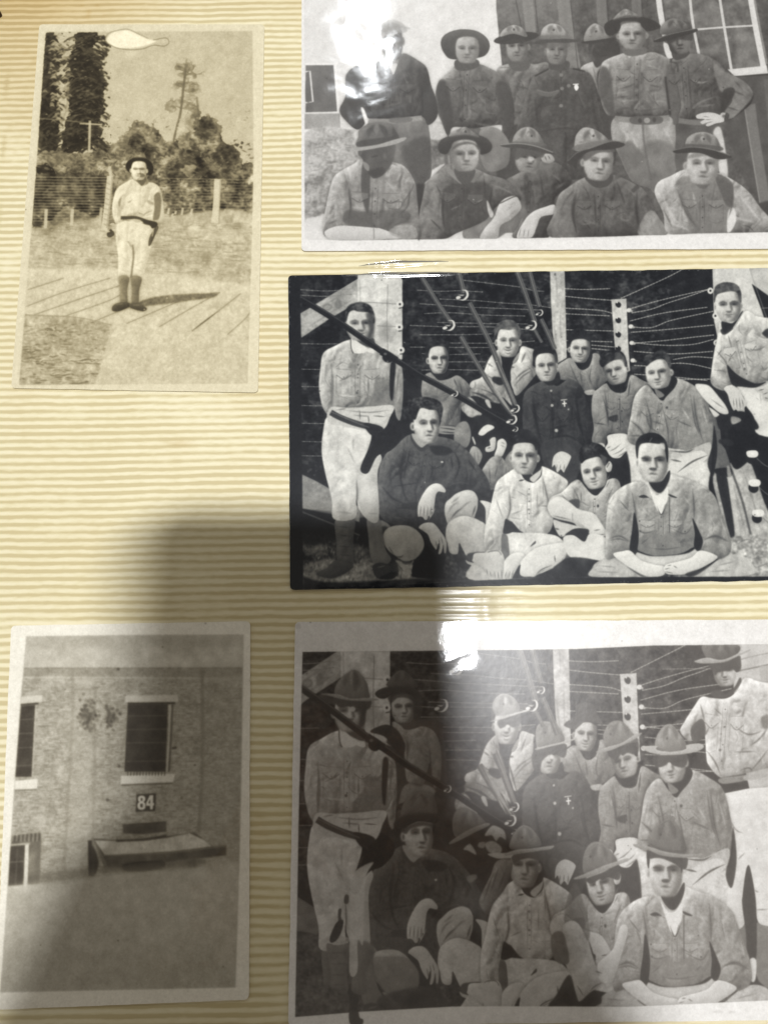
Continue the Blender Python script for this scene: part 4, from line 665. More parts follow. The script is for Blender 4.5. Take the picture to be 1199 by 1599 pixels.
    p.f('452,400 455,350 490,300 560,278 640,285 690,330 715,430 690,430 670,370 600,372 540,400 480,440', 40, .6, 1, I, tex=10, mid=8); p.f('600,300 650,310 690,370 690,420 650,370 600,360', 100, .9, .6); p.l('480,340 560,300', 12, 110, .8, .6, None, 1)
    # broad man, light shirt
    p.V(800, 400, 2.96)
    p.f('530,840 720,880 900,900 920,960 905,1060 900,1290 600,1290 540,960', 214, .8, 1, I, tex=6, mid=3)
    M = shirt(p, '618,595 565,645 545,740 530,845 575,875 620,850 720,885 800,900 850,950 910,930 932,860 925,780 895,650 845,602 745,565 700,665 660,640', 154, 80, fo=13, tex=7, c=I); p.rel(M, 12, 3); p.L(84, 8, '610,680 630,780 680,820;640,760 700,780;760,760 830,790;820,640 840,760 860,820;540,830 600,830;690,690 716,800 720,880;850,880 900,860', .6, .75, M); p.L(210, 8, '580,680 560,780;660,730 690,740;780,700 820,760;870,680 900,780;760,840 840,850;740,620 760,660', .8, .6, M); p.e(712, 700, 6, 6, 70, .5); p.f('770,830 850,820 870,860 800,890', 140, 1.2, .6, M)
    uniform(p, 690, 650, 230, 110, 8, 168, M, 1, 0)
    for q_ in ('615,660 640,780 610,850', '835,640 850,760 880,860', '545,760 590,800 620,850',): p.l(q_, 16, 88, 1.1, .55, M, 1); p.l(q_, 4.8, 61.6, .45, .6, M, 1)
    p.f('720,900 800,900 910,860 900,940 800,960 725,1000', 196, .6, 1, I, fo=8); p.f('720,960 850,900 900,930 800,1010 730,1010', 220, .6, .9, I); p.L(70, 8, '725,900 800,905 840,890;760,1000 830,950 900,920;730,940 780,950', .5, .8, I); p.f('930,780 945,900 925,1010 900,960 920,880', 28, .7, .9, I)
    p.V(860, 500, 5.995)
    p.f('940,560 1000,720 1060,740 1150,640 1180,560 1120,520', 28, .6, 1, I); p.f('970,640 1000,725 1060,700', 196, .6, .6, I); p.f('1060,740 1180,620 1199,650 1120,750', 176, .6, 1, I)
    p.face(1002, 505, 118, 136, -9, -.3, 222, 98, 1, .35, 70, ear=(0, 1.2), hl=12, mouth=.7)
    p.f('872,410 860,370 880,330 950,310 1000,285 1070,300 1115,360 1120,430 1100,440 1085,400 1040,345 980,370 930,400 895,430', 62, .6, 1, I, tex=14, mid=12); p.f('1060,330 1110,360 1125,430 1100,440 1090,400', 90, .8, .6)
    if not H:
        # standing man at the right
        p.V(1000, 430, 6.025)
        p.f('740,1010 820,1080 880,1300 840,1446 740,1446 700,1330 640,1250', 34, .9, 1, I); p.f('510,1030 580,1022 650,1045 740,1150 800,1230 822,1300 745,1295 640,1210 560,1120', 222, .6, 1, I, rel=20, rr=5); p.L(150, 10, '640,1150 740,1220 800,1260;680,1180 760,1240', .6, .7, I); p.f('640,1240 730,1300 730,1320 690,1330', 214, .6, 1, I)
        M = shirt(p, '745,440 722,560 692,700 665,880 662,1020 775,1085 850,1030 835,960 808,850 950,955 1080,1015 1210,990 1500,1020 1500,420 1199,400 1100,385 985,335 890,480 790,545', 186, 90, fo=11, tex=6, c=I); p.rel(M, 10, 3); p.L(110, 13, '700,700 790,800 810,860;680,890 780,900 800,940;820,560 860,700;820,820 850,760;980,690 1100,700 1180,660;990,760 1050,820;1150,900 1199,860;1110,940 1199,1000;760,700 720,760', .6, .75, M); p.L(238, 10, '900,620 1000,740 1060,900;720,800 700,960;1000,560 1100,600', 1, .5, M); p.e(975, 880, 11, 12, 110, .5); p.e(900, 625, 8, 8, 120, .5); p.f('1140,540 1199,500 1199,590 1160,570', 40, .7, .9, I)
        uniform(p, 900, 560, 420, 190, -14, 208, M, 1, 0)
        p.f('808,845 880,910 960,965 1080,1015 1180,1000 1100,1050 1020,1060 900,1050 850,1020', 36, .7, 1, I)
        p.f('900,1050 1060,1060 1199,1050 1500,1100 1500,1500 1110,1500 1060,1330 990,1230 960,1140', 220, .7, 1, I, tex=4); p.L(150, 10, '1080,1150 1110,1170;1050,1300 1080,1310;1120,1100 1130,1200', .6, .6, I)
        p.f('780,1062 850,1030 920,1075 960,1140 995,1215 975,1245 975,1300 940,1280 925,1300 895,1262 870,1270 835,1190 815,1120', 206, .5, 1, I, rel=24, rr=4); p.L(96, 7, '895,1150 905,1255;925,1150 935,1270;950,1160 965,1240;870,1160 875,1240', .5, .8, I); p.f('890,1290 1000,1290 1060,1340 1100,1446 880,1446', 26, .8, 1, I); p.f('850,1330 920,1340 940,1370 860,1400', 190, .8, .8, I, tex=14)
        p.f('1085,1060 1150,1040 1260,1000 1260,1170 1160,1170 1150,1100 1100,1090', 196, .5, 1, I, rel=26, rr=4); p.L(70, 8, '1100,1085 1160,1070;1150,1120 1199,1100;1160,1150 1199,1160', .5, .8, I)
        p.f('760,430 780,540 850,500 880,470 960,340 930,360 860,450', 36, .6, 1, I); p.f('750,510 850,480 860,510 780,560', 44, .7, .9, I)
        p.face(823, 290, 120, 148, -2, .05, 214, 120, 1, .5, 60, ear=(.6, .8), hl=12, mouth=.5)
        p.f('690,260 685,170 705,100 770,68 840,66 905,90 940,150 945,250 925,240 905,170 860,150 780,160 715,185', 74, .6, 1, I, tex=10, mid=9); p.L(110, 10, '720,120 760,140 800,120;820,100 880,110', .8, .6)
    # ---- officer's side: crouching figure in the dark with a bright bag
    if not H:
        p.V(680, 480, 5.995)
        p.f('330,1060 420,1010 600,1100 680,1180 720,1300 640,1439 300,1439 250,1250', 32, .9, 1, I, tex=5)
        p.f('200,1100 290,1070 330,1180 300,1300 220,1310 170,1240', 140, .7, 1, I, tex=10, fo=9)
        p.f('398,1185 430,1130 480,1098 530,1105 548,1130 490,1165 440,1200', 226, .5, 1, I); p.f('505,1235 560,1218 556,1320 520,1350 470,1350 468,1310 510,1290', 206, .5, 1, I, rel=20, rr=3); p.L(60, 8, '480,1240 520,1230;480,1320 520,1310;380,1200 440,1220', .5, .8, I); p.f('350,1210 375,1270 365,1285 340,1225', 224, .5, .9, I)
        p.V(600, 610, 5.995)
        p.f('780,660 800,560 830,520 880,540 915,610 880,700 850,732', 168, .5, 1, I, rel=24, rr=4); p.L(90, 9, '840,560 850,700;870,570 880,660;810,600 830,690', .6, .7, I)
        p.f('1060,470 1110,450 1145,500 1120,580 1090,620 1028,615 1050,540', 214, .5, 1, I, rel=22, rr=3); p.L(110, 6, '1090,480 1130,500;1085,510 1130,530', .5, .7, I)
        M = shirt(p, '1000,625 1090,620 1150,700 1160,760 1080,850 1030,920 960,930 905,830 915,740', 146, 60, fo=12, c=I); p.L(64, 12, '980,720 990,860;1060,700 1030,820;940,880 1000,860', .6, .7, M); p.f('1130,640 1199,560 1260,640 1199,760 1140,720', 150, .7, .9, I, fo=8)
    # ---- front left: dark shirt
    if H: a0 = p.aff; p.aff = (a0[0], a0[1]+3, a0[2], a0[3]+12)
    p.V(600, 610, 5.995)
    M = shirt(p, '262,405 130,490 35,565 -40,700 -62,900 -60,1100 0,1215 150,1270 325,1300 350,1210 460,1100 480,960 560,940 640,985 700,962 765,922 905,965 985,1000 975,850 880,700 785,570 660,470 520,430', 72, 36, fo=12, tex=7, rel=24, c=I); p.L(38, 14, '190,560 170,700 150,860;240,560 200,720 180,840;440,600 450,740 420,860;620,600 640,740;340,860 200,880 60,900;780,640 860,760;100,1100 240,1100;230,1210 140,1180', .7, .8, M); p.L(112, 10, '220,560 200,700;360,880 440,860;400,640 420,760;580,900 700,860 820,880;480,620 560,600;60,1180 200,1200;0,1000 60,960;680,700 760,700', .9, .55, M)
    uniform(p, 395, 545, 400, 190, 8, 74, M, 1, 0)
    for q_ in ('185,540 150,760 180,950 250,1080', '650,560 700,700 650,860', '-20,900 80,1010 200,1060', '250,1120 400,1060 470,960',): p.l(q_, 34, 40, 1.1, .55, M, 1); p.l(q_, 10.2, 28, .45, .6, M, 1)
    p.f('420,520 560,520 640,560 600,600 480,600', 30, 1, .8, M); p.e(540, 668, 12, 9, 220, .5); p.f('170,1060 310,1050 320,1110 180,1100', 34, .8, .8, M)
    p.V(440, 400, 2.96)
    p.V(600, 610, 5.995)
    p.f('270,400 260,450 340,530 380,520 400,480', 176, .6, 1, I); p.f('250,395 270,450 340,535 400,500 420,530 340,570 250,470', 58, .6, .9, I)
    p.face(395, 325, 122, 168, -3, .5, 220, 74, 1, .55, 78, ear=(1.4, 0), hl=14)
    p.f('200,300 130,260 140,160 220,90 330,60 440,68 520,105 548,170 535,260 515,330 510,230 490,185 420,178 350,160 320,190 290,270 240,260', 38, .6, 1, I, tex=12, mid=12); p.L(100, 10, '340,110 400,90 440,110;300,140 340,120;400,140 480,150;240,140 280,120', .7, .7)
    # white sweater
    if H: p.aff = a0
    p.V(760, 660, 5.995)
    p.V(560, 720, 4.996)
    p.f('560,200 690,215 700,330 690,420 700,560 730,730 640,740 600,640 590,500 540,460', 46, .8, 1, I, tex=7, mid=5); p.L(86, 5, '620,260 640,400;640,420 650,520;600,480 640,560', .7, .6, I)
    p.f('470,540 540,520 620,600 660,720 690,900 600,915 430,905 415,860 440,770 500,700', 16, .7, 1, I)
    p.f('160,470 200,470 250,520 200,600 170,560', 176, .8, .9, I); p.f('150,560 230,520 300,760 300,900 180,800', 40, 1.2, .8, I, tex=8)
    p.f('188,610 205,545 250,512 320,500 400,508 470,555 505,615 505,680 450,755 365,782 300,748 225,690', 188, .6, 1, I, rel=30, rr=10, tex=4); p.l('290,742 330,748 350,730', 9, 60, .7, .85, I, 1); p.l('300,770 360,800 430,770', 12, 84, 1, .8, I, 1); p.f('285,778 325,780 380,835 415,880 350,870 330,820', 186, .7, .9, I); p.L(60, 7, '230,660 280,740;300,800 350,860', .7, .7, I)
    p.f('780,640 840,700 850,790 1000,830 1000,915 680,910 655,770 760,720', 28, .8, 1, I, tex=8, mid=6)
    p.f('675,765 700,735 745,735 765,800 830,860 860,905 700,910 665,850', 58, .7, 1, I, mid=16, rel=20, rr=4); p.e(720, 800, 16, 14, 150, 1, .6, 0, I); p.e(885, 878, 22, 14, 170, 1, .7, 0, I); p.e(820, 905, 20, 9, 150, 1, .6, 0, I); p.f('840,850 900,845 980,870 990,905 850,905', 70, 1, .8, I, mid=20)
    p.f('670,410 676,330 715,290 765,250 845,224 905,245 932,310 925,380 905,440 860,430 800,425 740,455 700,500', 200, .55, 1, I, rel=26, rr=7, tex=3); p.L(70, 13, '715,452 760,400 805,365;885,430 912,345', .7, .8, I); p.L(128, 13, '690,420 730,350 790,310;760,410 830,340 880,310;720,330 790,275', 1, .7, I)
    p.f('905,440 925,370 932,305 960,320 985,345 985,400 975,450 990,500 940,470', 40, .6, 1, I, tex=5)
    p.f('688,500 740,450 810,424 880,436 945,465 990,500 1015,600 1010,712 920,714 870,730 840,740 815,700 782,640 772,722 712,716 690,640 676,590', 214, .6, 1, I, rel=20, rr=9, tex=4, mid=2); p.f('835,775 850,725 910,712 1000,712 1000,735 920,740 895,770 850,790', 60, .7, 1, I); p.f('832,770 860,785 930,802 985,850 960,850 900,822 846,800', 206, .5, 1, I)
    p.f('945,312 985,310 1045,335 1110,400 1160,480 1150,712 1010,712 1000,600 988,480 985,370', 222, .6, 1, I, tex=3); p.l('1095,395 1140,455 1150,500', 7, 120, .6, .7, I, 1); p.l('1060,220 1070,320 1110,400', 6, 150, .8, .6, I, 1)
    # his two hands
    p.f('458,385 466,330 500,258 545,198 595,174 640,182 676,222 672,245 640,240 618,240 600,270 592,330 582,400 570,395 560,440 545,425 535,455 515,458 500,440 480,432 462,432', 212, .45, 1, I, rel=28, rr=4); p.L(96, 5, '486,350 478,425;512,345 506,440;540,350 532,450;566,350 556,430', .45, .9, I); p.l('540,470 575,410 598,365', 9, 200, .5, .9, I, 1); p.l('640,180 672,215', 6, 150, .5, .6, I)
    p.f('468,522 500,488 548,478 590,490 640,550 672,600 686,650 680,715 666,712 660,650 652,690 640,722 620,722 630,670 622,640 606,690 592,680 560,630 535,570', 206, .45, 1, I, rel=28, rr=4); p.L(90, 5, '600,620 612,680;622,600 634,660;642,590 656,650', .45, .9, I); p.f('468,530 530,575 570,660 600,700 570,700 520,620', 24, .7, 1, I)
    p.V(760, 660, 5.995)
    M = shirt(p, '285,425 150,500 90,560 55,680 20,850 -20,1000 -10,1210 140,1212 150,1040 215,920 340,1030 560,1042 622,900 570,800 690,680 758,570 700,500 520,408 505,480 445,560 350,530', 210, 130, fo=8, tex=5, rel=24, c=I); p.L(140, 10, '205,690 215,820 170,940;230,860 330,820;470,640 470,820;520,520 530,700;80,700 150,900;240,960 340,1030', .6, .75, M); p.e(390, 670, 12, 11, 150, .5); p.e(392, 812, 11, 10, 140, .5); p.L(244, 10, '300,700 320,800;100,600 80,760', 1, .5, M)
    uniform(p, 395, 560, 440, 190, 0, 214, M, 0, 0)
    for q_ in ('205,620 218,800 175,940', '515,480 560,680 600,830',): p.l(q_, 26, 130, 1.1, .55, M, 1); p.l(q_, 7.8, 91, .45, .6, M, 1)
    p.f('150,1040 340,1030 600,1045 705,1100 765,1200 745,1310 600,1370 450,1450 440,1500 120,1500 -200,1440 0,1200 140,1212', 220, .6, 1, I, tex=5, mid=3); p.L(130, 10, '410,1160 450,1110;620,1330 650,1240;700,1300 715,1240;450,1430 600,1340', .7, .7, I); p.f('405,1160 450,1108 455,1130 425,1150', 60, .5, .9, I)
    p.f('180,900 245,960 240,1020 155,1040 160,960', 30, .6, 1, I); p.f('140,1050 190,1060 205,1160 208,1250 165,1300 135,1210', 110, .6, .95, I, tex=12)
    p.V(730, 740, 5.213)
    p.f('40,690 60,645 170,640 265,628 300,700 290,780 285,862 262,858 250,820 240,862 222,855 205,812 190,845 170,830 150,790 100,745 40,715', 214, .5, 1, I, rel=24, rr=4, tex=3); p.L(96, 5, '180,790 190,840;215,790 225,850;245,790 250,850;275,780 276,850;150,770 165,820', .45, .85, I); p.l('165,640 190,628 250,630 275,660', 6, 110, .5, .8, I)
    p.f('300,705 360,650 440,640 470,690 430,745 400,775 385,835 362,850 372,790 345,860 318,872 330,800 302,865 285,860 292,780', 216, .5, 1, I, rel=24, rr=4, tex=3); p.L(96, 5, '318,790 300,850;345,790 328,860;375,780 355,840', .45, .85, I)
    p.f('400,775 432,740 428,820 500,836 700,770 820,660 830,700 700,860 380,880', 34, .7, 1, I, tex=6); p.f('430,745 440,700 560,600 760,560 800,580 805,640 760,700 700,755 600,790 545,836 500,834 428,822', 216, .55, 1, I, rel=16, rr=5, tex=3); p.L(60, 8, '705,660 712,720;545,830 600,780 690,740', .6, .8, I)
    p.f('800,570 835,640 830,690 790,700 805,640', 90, .7, .9, I)
    p.V(760, 660, 5.995)
    p.f('290,430 350,520 400,545 470,520 510,400 440,460 350,470', 40, .6, 1, I); p.f('400,520 500,440 520,400 510,490 450,560', 226, .6, .9, I); p.l('295,545 350,535', 14, 50, .5, .9, None, 1); p.l('440,560 500,500 515,420', 10, 50, .5, .9, None, 1)
    p.face(350, 330, 122, 156, 1, .05, 214, 104, 1, .5, 72, ear=(1, 1), hl=14)
    p.f('218,250 205,160 230,90 320,60 410,78 460,140 478,230 455,260 440,215 400,190 300,190 235,215', 30, .6, 1, I, tex=10); p.L(110, 10, '250,140 290,110;270,170 300,150', .8, .7)
    # laughing man with folded arms
    M = shirt(p, '860,535 790,560 700,650 600,700 565,790 600,870 640,895 800,930 905,960 940,1030 1060,1070 1120,1060 1130,1120 1199,1140 1260,900 1240,560 1120,540 1030,680 935,620', 172, 100, fo=11, tex=5, c=I); p.L(104, 12, '800,600 850,700 860,790;700,680 780,760;1180,600 1110,760;1080,890 1150,855;880,640 880,760;800,930 810,860', .6, .8, M); p.e(1038, 780, 10, 14, 60, .5); p.f('765,730 860,720 860,800 800,790', 60, .8, .9, M)
    uniform(p, 1010, 680, 260, 110, 3, 190, M, 0, 0)
    p.f('565,790 600,720 680,690 780,750 860,810 1000,850 1080,960 1120,1040 1060,1070 960,1040 900,965 800,930 640,895 590,860', 214, .6, 1, I, rel=20, rr=5, tex=4); p.L(110, 10, '610,870 700,890 790,910;1020,1040 1060,1050 1110,1040;1000,1010 1060,1000;800,920 850,960 870,950', .5, .85, I); p.l('800,850 800,920', 8, 150, .5, .8, I)
    p.f('620,900 800,935 850,980 940,1000 900,960 820,930', 200, .6, .9, I); p.f('620,910 640,1000 700,1070 800,1000 880,980 700,930', 206, .6, 1, I); p.L(60, 12, '630,990 680,1000;690,1050 700,1070', .6, .8, I)
    p.f('710,1085 800,1050 910,1110 960,1040 1110,1080 1122,1290 1010,1285 780,1262', 218, .6, 1, I, tex=4); p.f('730,1050 820,1000 950,1000 930,1080 900,1110 820,1050', 40, .7, 1, I); p.l('1110,1110 1120,1260', 12, 90, .7, .8, I)
    p.f('640,1340 780,1262 1010,1290 985,1380 990,1500 400,1500 600,1380', 34, .8, 1, I, tex=8)
    p.f('935,600 950,640 1020,680 1100,600 1120,520 1060,590 1000,620', 34, .6, 1, I); p.L(110, 8, '1090,590 1130,520 1150,480;1110,610 1150,540', .5, .8, I)
    p.face(1000, 470, 118, 150, -12, -.3, 224, 106, 1, .3, 78, ear=(0, 0), hl=12, mouth=.8); p.f('1112,390 1145,360 1170,395 1160,450 1125,462 1108,430', 206, .5, 1, I, rel=22, rr=3); p.l('1120,420 1145,375', 10, 90, .5, .9)
    p.f('880,380 862,300 890,210 980,185 1070,210 1130,280 1140,350 1110,400 1090,390 1050,320 980,330 920,350', 30, .6, 1, I, tex=12, mid=10); p.f('1060,300 1110,320 1120,390 1080,400 1070,350', 110, .9, .6)
    # cross-legged man in front
    p.V(920, 660, 4.297)
    p.f('18,1035 18,975 50,935 130,905 300,900 420,1000 390,1040', 198, .7, 1, I, fo=9, tex=5); p.f('690,1035 800,965 900,895 1000,885 1075,930 1090,1020', 198, .7, 1, I, fo=9, tex=5); p.f('315,870 420,895 640,880 720,840 740,880 620,960 480,960 330,930', 212, .7, 1, I, tex=4); p.L(140, 8, '60,960 180,970;40,1000 200,1005;850,960 980,930;800,1000 960,990', .7, .7, I)
    M = shirt(p, '345,395 235,420 140,505 112,640 105,780 108,905 155,912 270,865 318,850 330,860 420,890 520,890 620,875 700,835 740,860 860,915 945,865 935,740 880,600 830,480 720,400 605,365 545,345 520,430 480,480 410,450', 164, 90, fo=13, tex=6, c=I); p.rel(M, 14, 4)
    uniform(p, 480, 600, 240, 175, 0, 182, M, 1, 0)
    for q_ in ('285,470 308,600 312,700', '690,440 700,560 700,660', '130,780 200,760 270,800', '770,780 850,760 935,800',): p.l(q_, 20, 92, 1.1, .55, M, 1); p.l(q_, 6, 64.4, .45, .6, M, 1)
    p.f('320,790 440,720 480,760 540,730 640,740 690,690 700,830 610,875 520,890 420,888 340,860', 134, 1.2, .85, M, fo=9); p.f('300,600 330,740 318,860 300,880 268,850 285,720', 32, .6, 1, I); p.f('690,640 740,740 760,800 735,862 700,832 705,740', 34, .6, 1, I)
    p.L(92, 9, '318,715 370,740 440,725;540,705 640,745 690,690;200,520 270,600;130,790 200,780 260,800;760,790 840,765 930,800;400,840 500,850 640,830;340,820 400,770;600,810 640,780', .6, .8, M); p.L(218, 9, '150,560 140,700;200,460 160,560;880,640 910,740;620,480 680,560;340,560 420,640', .9, .55, M); p.l('435,560 440,740', 5, 140, .5, .6, M); p.l('535,500 535,740', 6, 70, .5, .8, M)
    for x, y in ((335, 660), (340, 728), (640, 730), (492, 825), (505, 520)): p.e(x, y, 5, 5, 70, .45)
    p.f('395,425 440,480 480,480 525,430 522,520 500,560 480,615 450,580 420,500', 232, .5, 1, I); p.l('450,560 482,618 520,540', 7, 50, .5, .8, None, 1); p.f('330,495 370,485 420,520 400,505 350,505', 40, .5, .9); p.f('530,478 585,500 575,505 540,495', 40, .5, .9)
    p.f('395,380 420,440 465,472 500,450 535,380 535,320 480,390', 42, .6, 1, I)
    p.f('158,885 220,862 275,860 340,920 430,950 505,965 500,1020 420,1035 330,1010 250,960', 222, .5, 1, I, rel=22, rr=4); p.f('830,880 740,858 680,905 600,930 520,950 495,980 520,1015 600,1020 680,1010 770,965 855,910', 220, .5, 1, I, rel=22, rr=4); p.L(120, 6, '500,985 540,975;505,1000 560,1010;560,960 590,975;520,960 550,955', .45, .85, I); p.f('640,1015 760,975 800,965 700,1030', 50, .7, .9, I); p.f('250,965 330,1010 390,1040 350,1035', 70, .7, .8, I)
    p.face(426, 268, 102, 132, 0, .02, 222, 108, 1, .45, 88, ear=(.6, 0), hl=10, brow=1)
    p.l('345,238 400,240', 12, 50, .6, .9, None, 1); p.l('430,240 490,232', 12, 50, .6, .9, None, 1); p.e(425, 310, 26, 9, 60, .7, .8)
    p.f('312,215 310,140 340,90 400,68 460,75 510,120 528,190 522,270 508,200 495,150 440,140 380,135 335,155 322,240', 28, .6, 1, I, tex=8); p.f('470,140 500,140 505,180 480,170', 215, .7, .8); p.l('400,130 420,100', 8, 110, .6, .7)
    p.V(440, 400, 2.96)
    # man 1, standing
    if H: a0 = p.aff; p.aff = (a0[0], a0[1]+9, a0[2], a0[3]+12)
    p.f('250,1215 335,1212 330,1320 328,1425 262,1418 252,1320', 104, .6, 1, I, rel=26, rr=5, fo=8); p.f('252,1405 330,1428 300,1462 240,1488 190,1484 160,1466 210,1440', 84, .6, 1, I, rel=20, rr=4); p.L(50, 4, '256,1250 325,1255;258,1290 326,1295;260,1340 326,1345;262,1380 326,1385', .5, .6, I)
    p.f('395,1212 450,1212 478,1350 505,1400 480,1425 430,1425 408,1380 400,1300', 124, .6, 1, I, rel=24, rr=5, fo=6); p.f('420,1430 470,1418 518,1450 520,1490 440,1488', 62, .6, 1, I); p.L(150, 6, '440,1440 480,1430', .6, .6, I)
    T = p.f('215,742 192,800 184,900 200,1000 232,1130 240,1215 338,1212 344,1130 352,1050 368,990 430,920 460,935 440,1010 446,1214 396,1218 350,1150 358,1060 420,890 404,800 300,780', 216, .5, 1, I, fo=10, tex=5); p.f('350,980 420,900 462,930 442,1010 448,1214 398,1216 352,1130', 206, .6, 1, I, tex=5); p.rel(T, 20, 7); p.l('345,1030 352,1140', 9, 110, .7, .7, I, 1); p.L(160, 8, '300,880 340,960;250,1180 330,1190;400,1190 445,1190;330,830 330,900', .8, .6, I)
    p.f('405,785 470,765 540,800 548,850 500,900 440,925 398,1002 363,984 400,890 415,830', 18, .5, 1, I); p.L(70, 6, '420,800 440,840;400,900 420,860', .6, .7, I)
    M = shirt(p, '318,385 245,415 192,448 178,520 172,610 190,700 225,742 240,712 300,702 400,700 480,712 515,692 530,745 548,752 560,640 556,520 530,480 440,430 420,392', 178, 110, fo=10, tex=6, c=I); p.rel(M, 10, 3)
    uniform(p, 352, 470, 230, 125, 0, 176, M, 1, 0)
    for q_ in ('228,500 236,600 230,720', '512,500 516,600 512,700',): p.l(q_, 10, 110, 1.1, .55, M, 1); p.l(q_, 3, 77, .45, .6, M, 1)
    p.f('440,560 520,590 515,690 470,700 400,690 420,640', 120, 1.4, .8, M, fo=10); p.f('505,492 526,500 518,600 512,665 500,650 498,560', 30, .7, 1, M); p.L(110, 7, '230,560 228,700;370,500 350,540;260,580 300,560 310,545;540,520 530,640;400,560 400,640;300,700 400,690 510,700;240,715 300,695', .6, .75, M); p.L(236, 7, '250,640 350,650;200,480 190,600;300,450 330,500;530,680 545,640', .9, .55, M); p.e(348, 632, 6, 6, 90, .5); p.e(352, 545, 5, 5, 120, .5)
    p.f('222,700 300,700 400,696 515,690 500,745 470,800 400,806 300,790 215,768', 206, .6, 1, I, fo=5); p.L(120, 6, '290,712 400,722 500,712;250,712 300,704;330,735 420,742', .6, .7, I)
    p.l('226,722 262,742 310,762 360,778 410,790 450,800', 27, 54, .5, 1, I); p.L(100, 5, '240,722 300,750 380,774', .5, .6, I); p.f('380,772 440,780 470,800 430,830 400,815', 30, .6, 1, I); p.f('400,735 440,730 482,742 474,762 420,774 404,760', 214, .6, .95, I); p.L(80, 5, '360,712 362,758;400,736 403,775;420,738 480,742', .5, .8, I); p.l('230,720 330,764 405,792', 5, 120, .5, .6, I)
    p.V(500, 450, 5.995)
    p.f('290,470 280,560 330,610 420,600 440,560 380,520 330,460', 226, .5, 1, I); p.l('285,480 290,560 310,610', 9, 50, .5, .8); p.f('420,580 490,560 510,600 480,610', 226, .5, 1, I)
    p.f('300,440 380,520 500,560 500,470 420,480', 56, .6, .9, I)
    p.face(372, 345, 130, 148, -2, .12, 214, 104, 1, .6, 66, ear=(1.1, 0), hl=14, mouth=.9); p.f('430,240 500,240 512,320 495,470 440,500 460,400 450,320', 60, 1.4, .7)
    p.f('232,300 238,210 275,155 370,130 450,150 495,205 512,310 495,330 478,250 440,225 370,222 300,205 265,240 250,300', 58, .6, 1, I, tex=12, mid=12); p.L(112, 9, '290,180 340,160;350,190 420,180;400,160 450,170', .7, .7)
def make4():                                       # bareheaded men, black bordered
    p = Pic(446, 410, 1305, 926, 4, 22); p.V(440, 400, 2.96); p.fk, p.fs, p.fd = .95, .66, 1.9
    I = p.f('85,84 1180,56 2600,30 2600,1478 1180,1486 700,1510 420,1524 100,1528', 24, .6, sm=0, tex=3)
    p.l('30,100 32,1530', 4, 60, .6, .5)
    shed4(p, I)
    # lower left: brace, earth
    p.V(440, 400, 2.96)
    p.f('85,1005 160,1040 240,1085 360,1160 360,1230 220,1180 85,1166', 152, .7, 1, I, sm=0, tex=6, mid=3); p.f('85,1110 360,1160 360,1210 85,1160', 172, 1, .6, I); p.l('85,1178 240,1240 360,1290', 8, 110, .6, .8, I)
    p.f('85,1310 200,1290 330,1330 700,1440 1000,1440 2400,1440 2400,1530 85,1530', 92, 2, 1, I, tex=16, mid=14); p.f('95,1440 200,1400 330,1420 560,1420 800,1500 520,1520 100,1515', 178, 1.5, .8, I, tex=12, mid=12)
    for k in range(240):
        x = 90+p.r.rand()*760; y = 1300+p.r.rand()*210; w = 5+p.r.rand()*9; p.l('%f,%f %f,%f' % (x, y+w, x+p.r.randn()*6, y-w), 5, p.r.choice([40, 60, 180, 210, 130]), .5, .55, I, 1)
    p.f('85,1270 200,1250 260,1300 200,1330 85,1330', 30, 2, .8, I); p.f('85,1480 200,1505 440,1500 900,1470 1200,1450 1200,1530 85,1535', 22, 1.4, .85, I, tex=6)
    # right: great post, boards, leaning posts
    p.V(800, 400, 2.96)
    p.f('922,48 1095,52 1140,180 1190,300 1700,300 1700,640 1000,640 930,300', 212, .6, 1, I, sm=0, tex=4, mid=2); p.f('1095,52 1800,40 1800,230 1190,215 1105,128', 196, .6, 1, I, sm=0, tex=6); p.f('1104,128 1200,196 1400,330 1300,340 1190,380 1150,250', 24, .5, 1, I, sm=0); p.l('1095,60 1150,220 1215,400', 4, 160, .6, .6, I); p.l('1150,240 1400,236', 4, 150, .5, .8, I)
    for x, y in ((913, 160), (936, 276), (941, 400)): p.e(x, y, 14, 15, 226, .45, c=I); p.e(x, y, 5, 5, 30, .4, c=I); p.e(x+22, y+12, 9, 6, 214, .5, c=I)
    p.f('925,1020 1000,960 1090,940 1181,1180 1300,1300 1300,1500 990,1500 960,1200', 186, .8, 1, I, tex=8, mid=4); p.l('1000,960 1060,1130 1100,1290', 10, 60, .8, .8, I); p.L(140, 8, '1060,980 1110,1130 1150,1280;1020,1060 1080,1300', .8, .6, I)
    p.f('890,620 1000,700 1100,740 1140,860 1190,1010 1400,1300 1400,1050 1190,780 1150,640 1000,600', 24, .9, 1, I); p.f('990,730 1100,735 1130,880 1050,980 1010,960 1000,860', 20, .8, 1, I)
    p.f('905,720 948,730 965,860 985,900 1003,985 930,1000 928,880', 104, .6, 1, I, rel=24, rr=5, fo=6); p.f('930,985 1005,980 1008,1020 950,1010', 30, .7, 1, I); p.e(985, 860, 36, 15, 44, .8, 1, 10, I); p.f('940,1010 985,1010 1010,1160 1025,1290 1005,1300 975,1180', 34, .7, .95, I); p.f('990,1000 1010,1005 1050,1290 1035,1290', 210, .8, .7, I)
    for x, y in ((1105, 916), (1116, 1050), (1132, 1190)): p.e(x-4, y+22, 24, 22, 26, .6, 1, 30, I); p.f([x-24, y-14, x+18, y-18, x+30, y-2, x+18, y+14, x-18, y+12], 232, .5, 1, I); p.l([x+22, y+18, x+60, y+50, x+110, y+70], 4, 120, .5, .8, I)
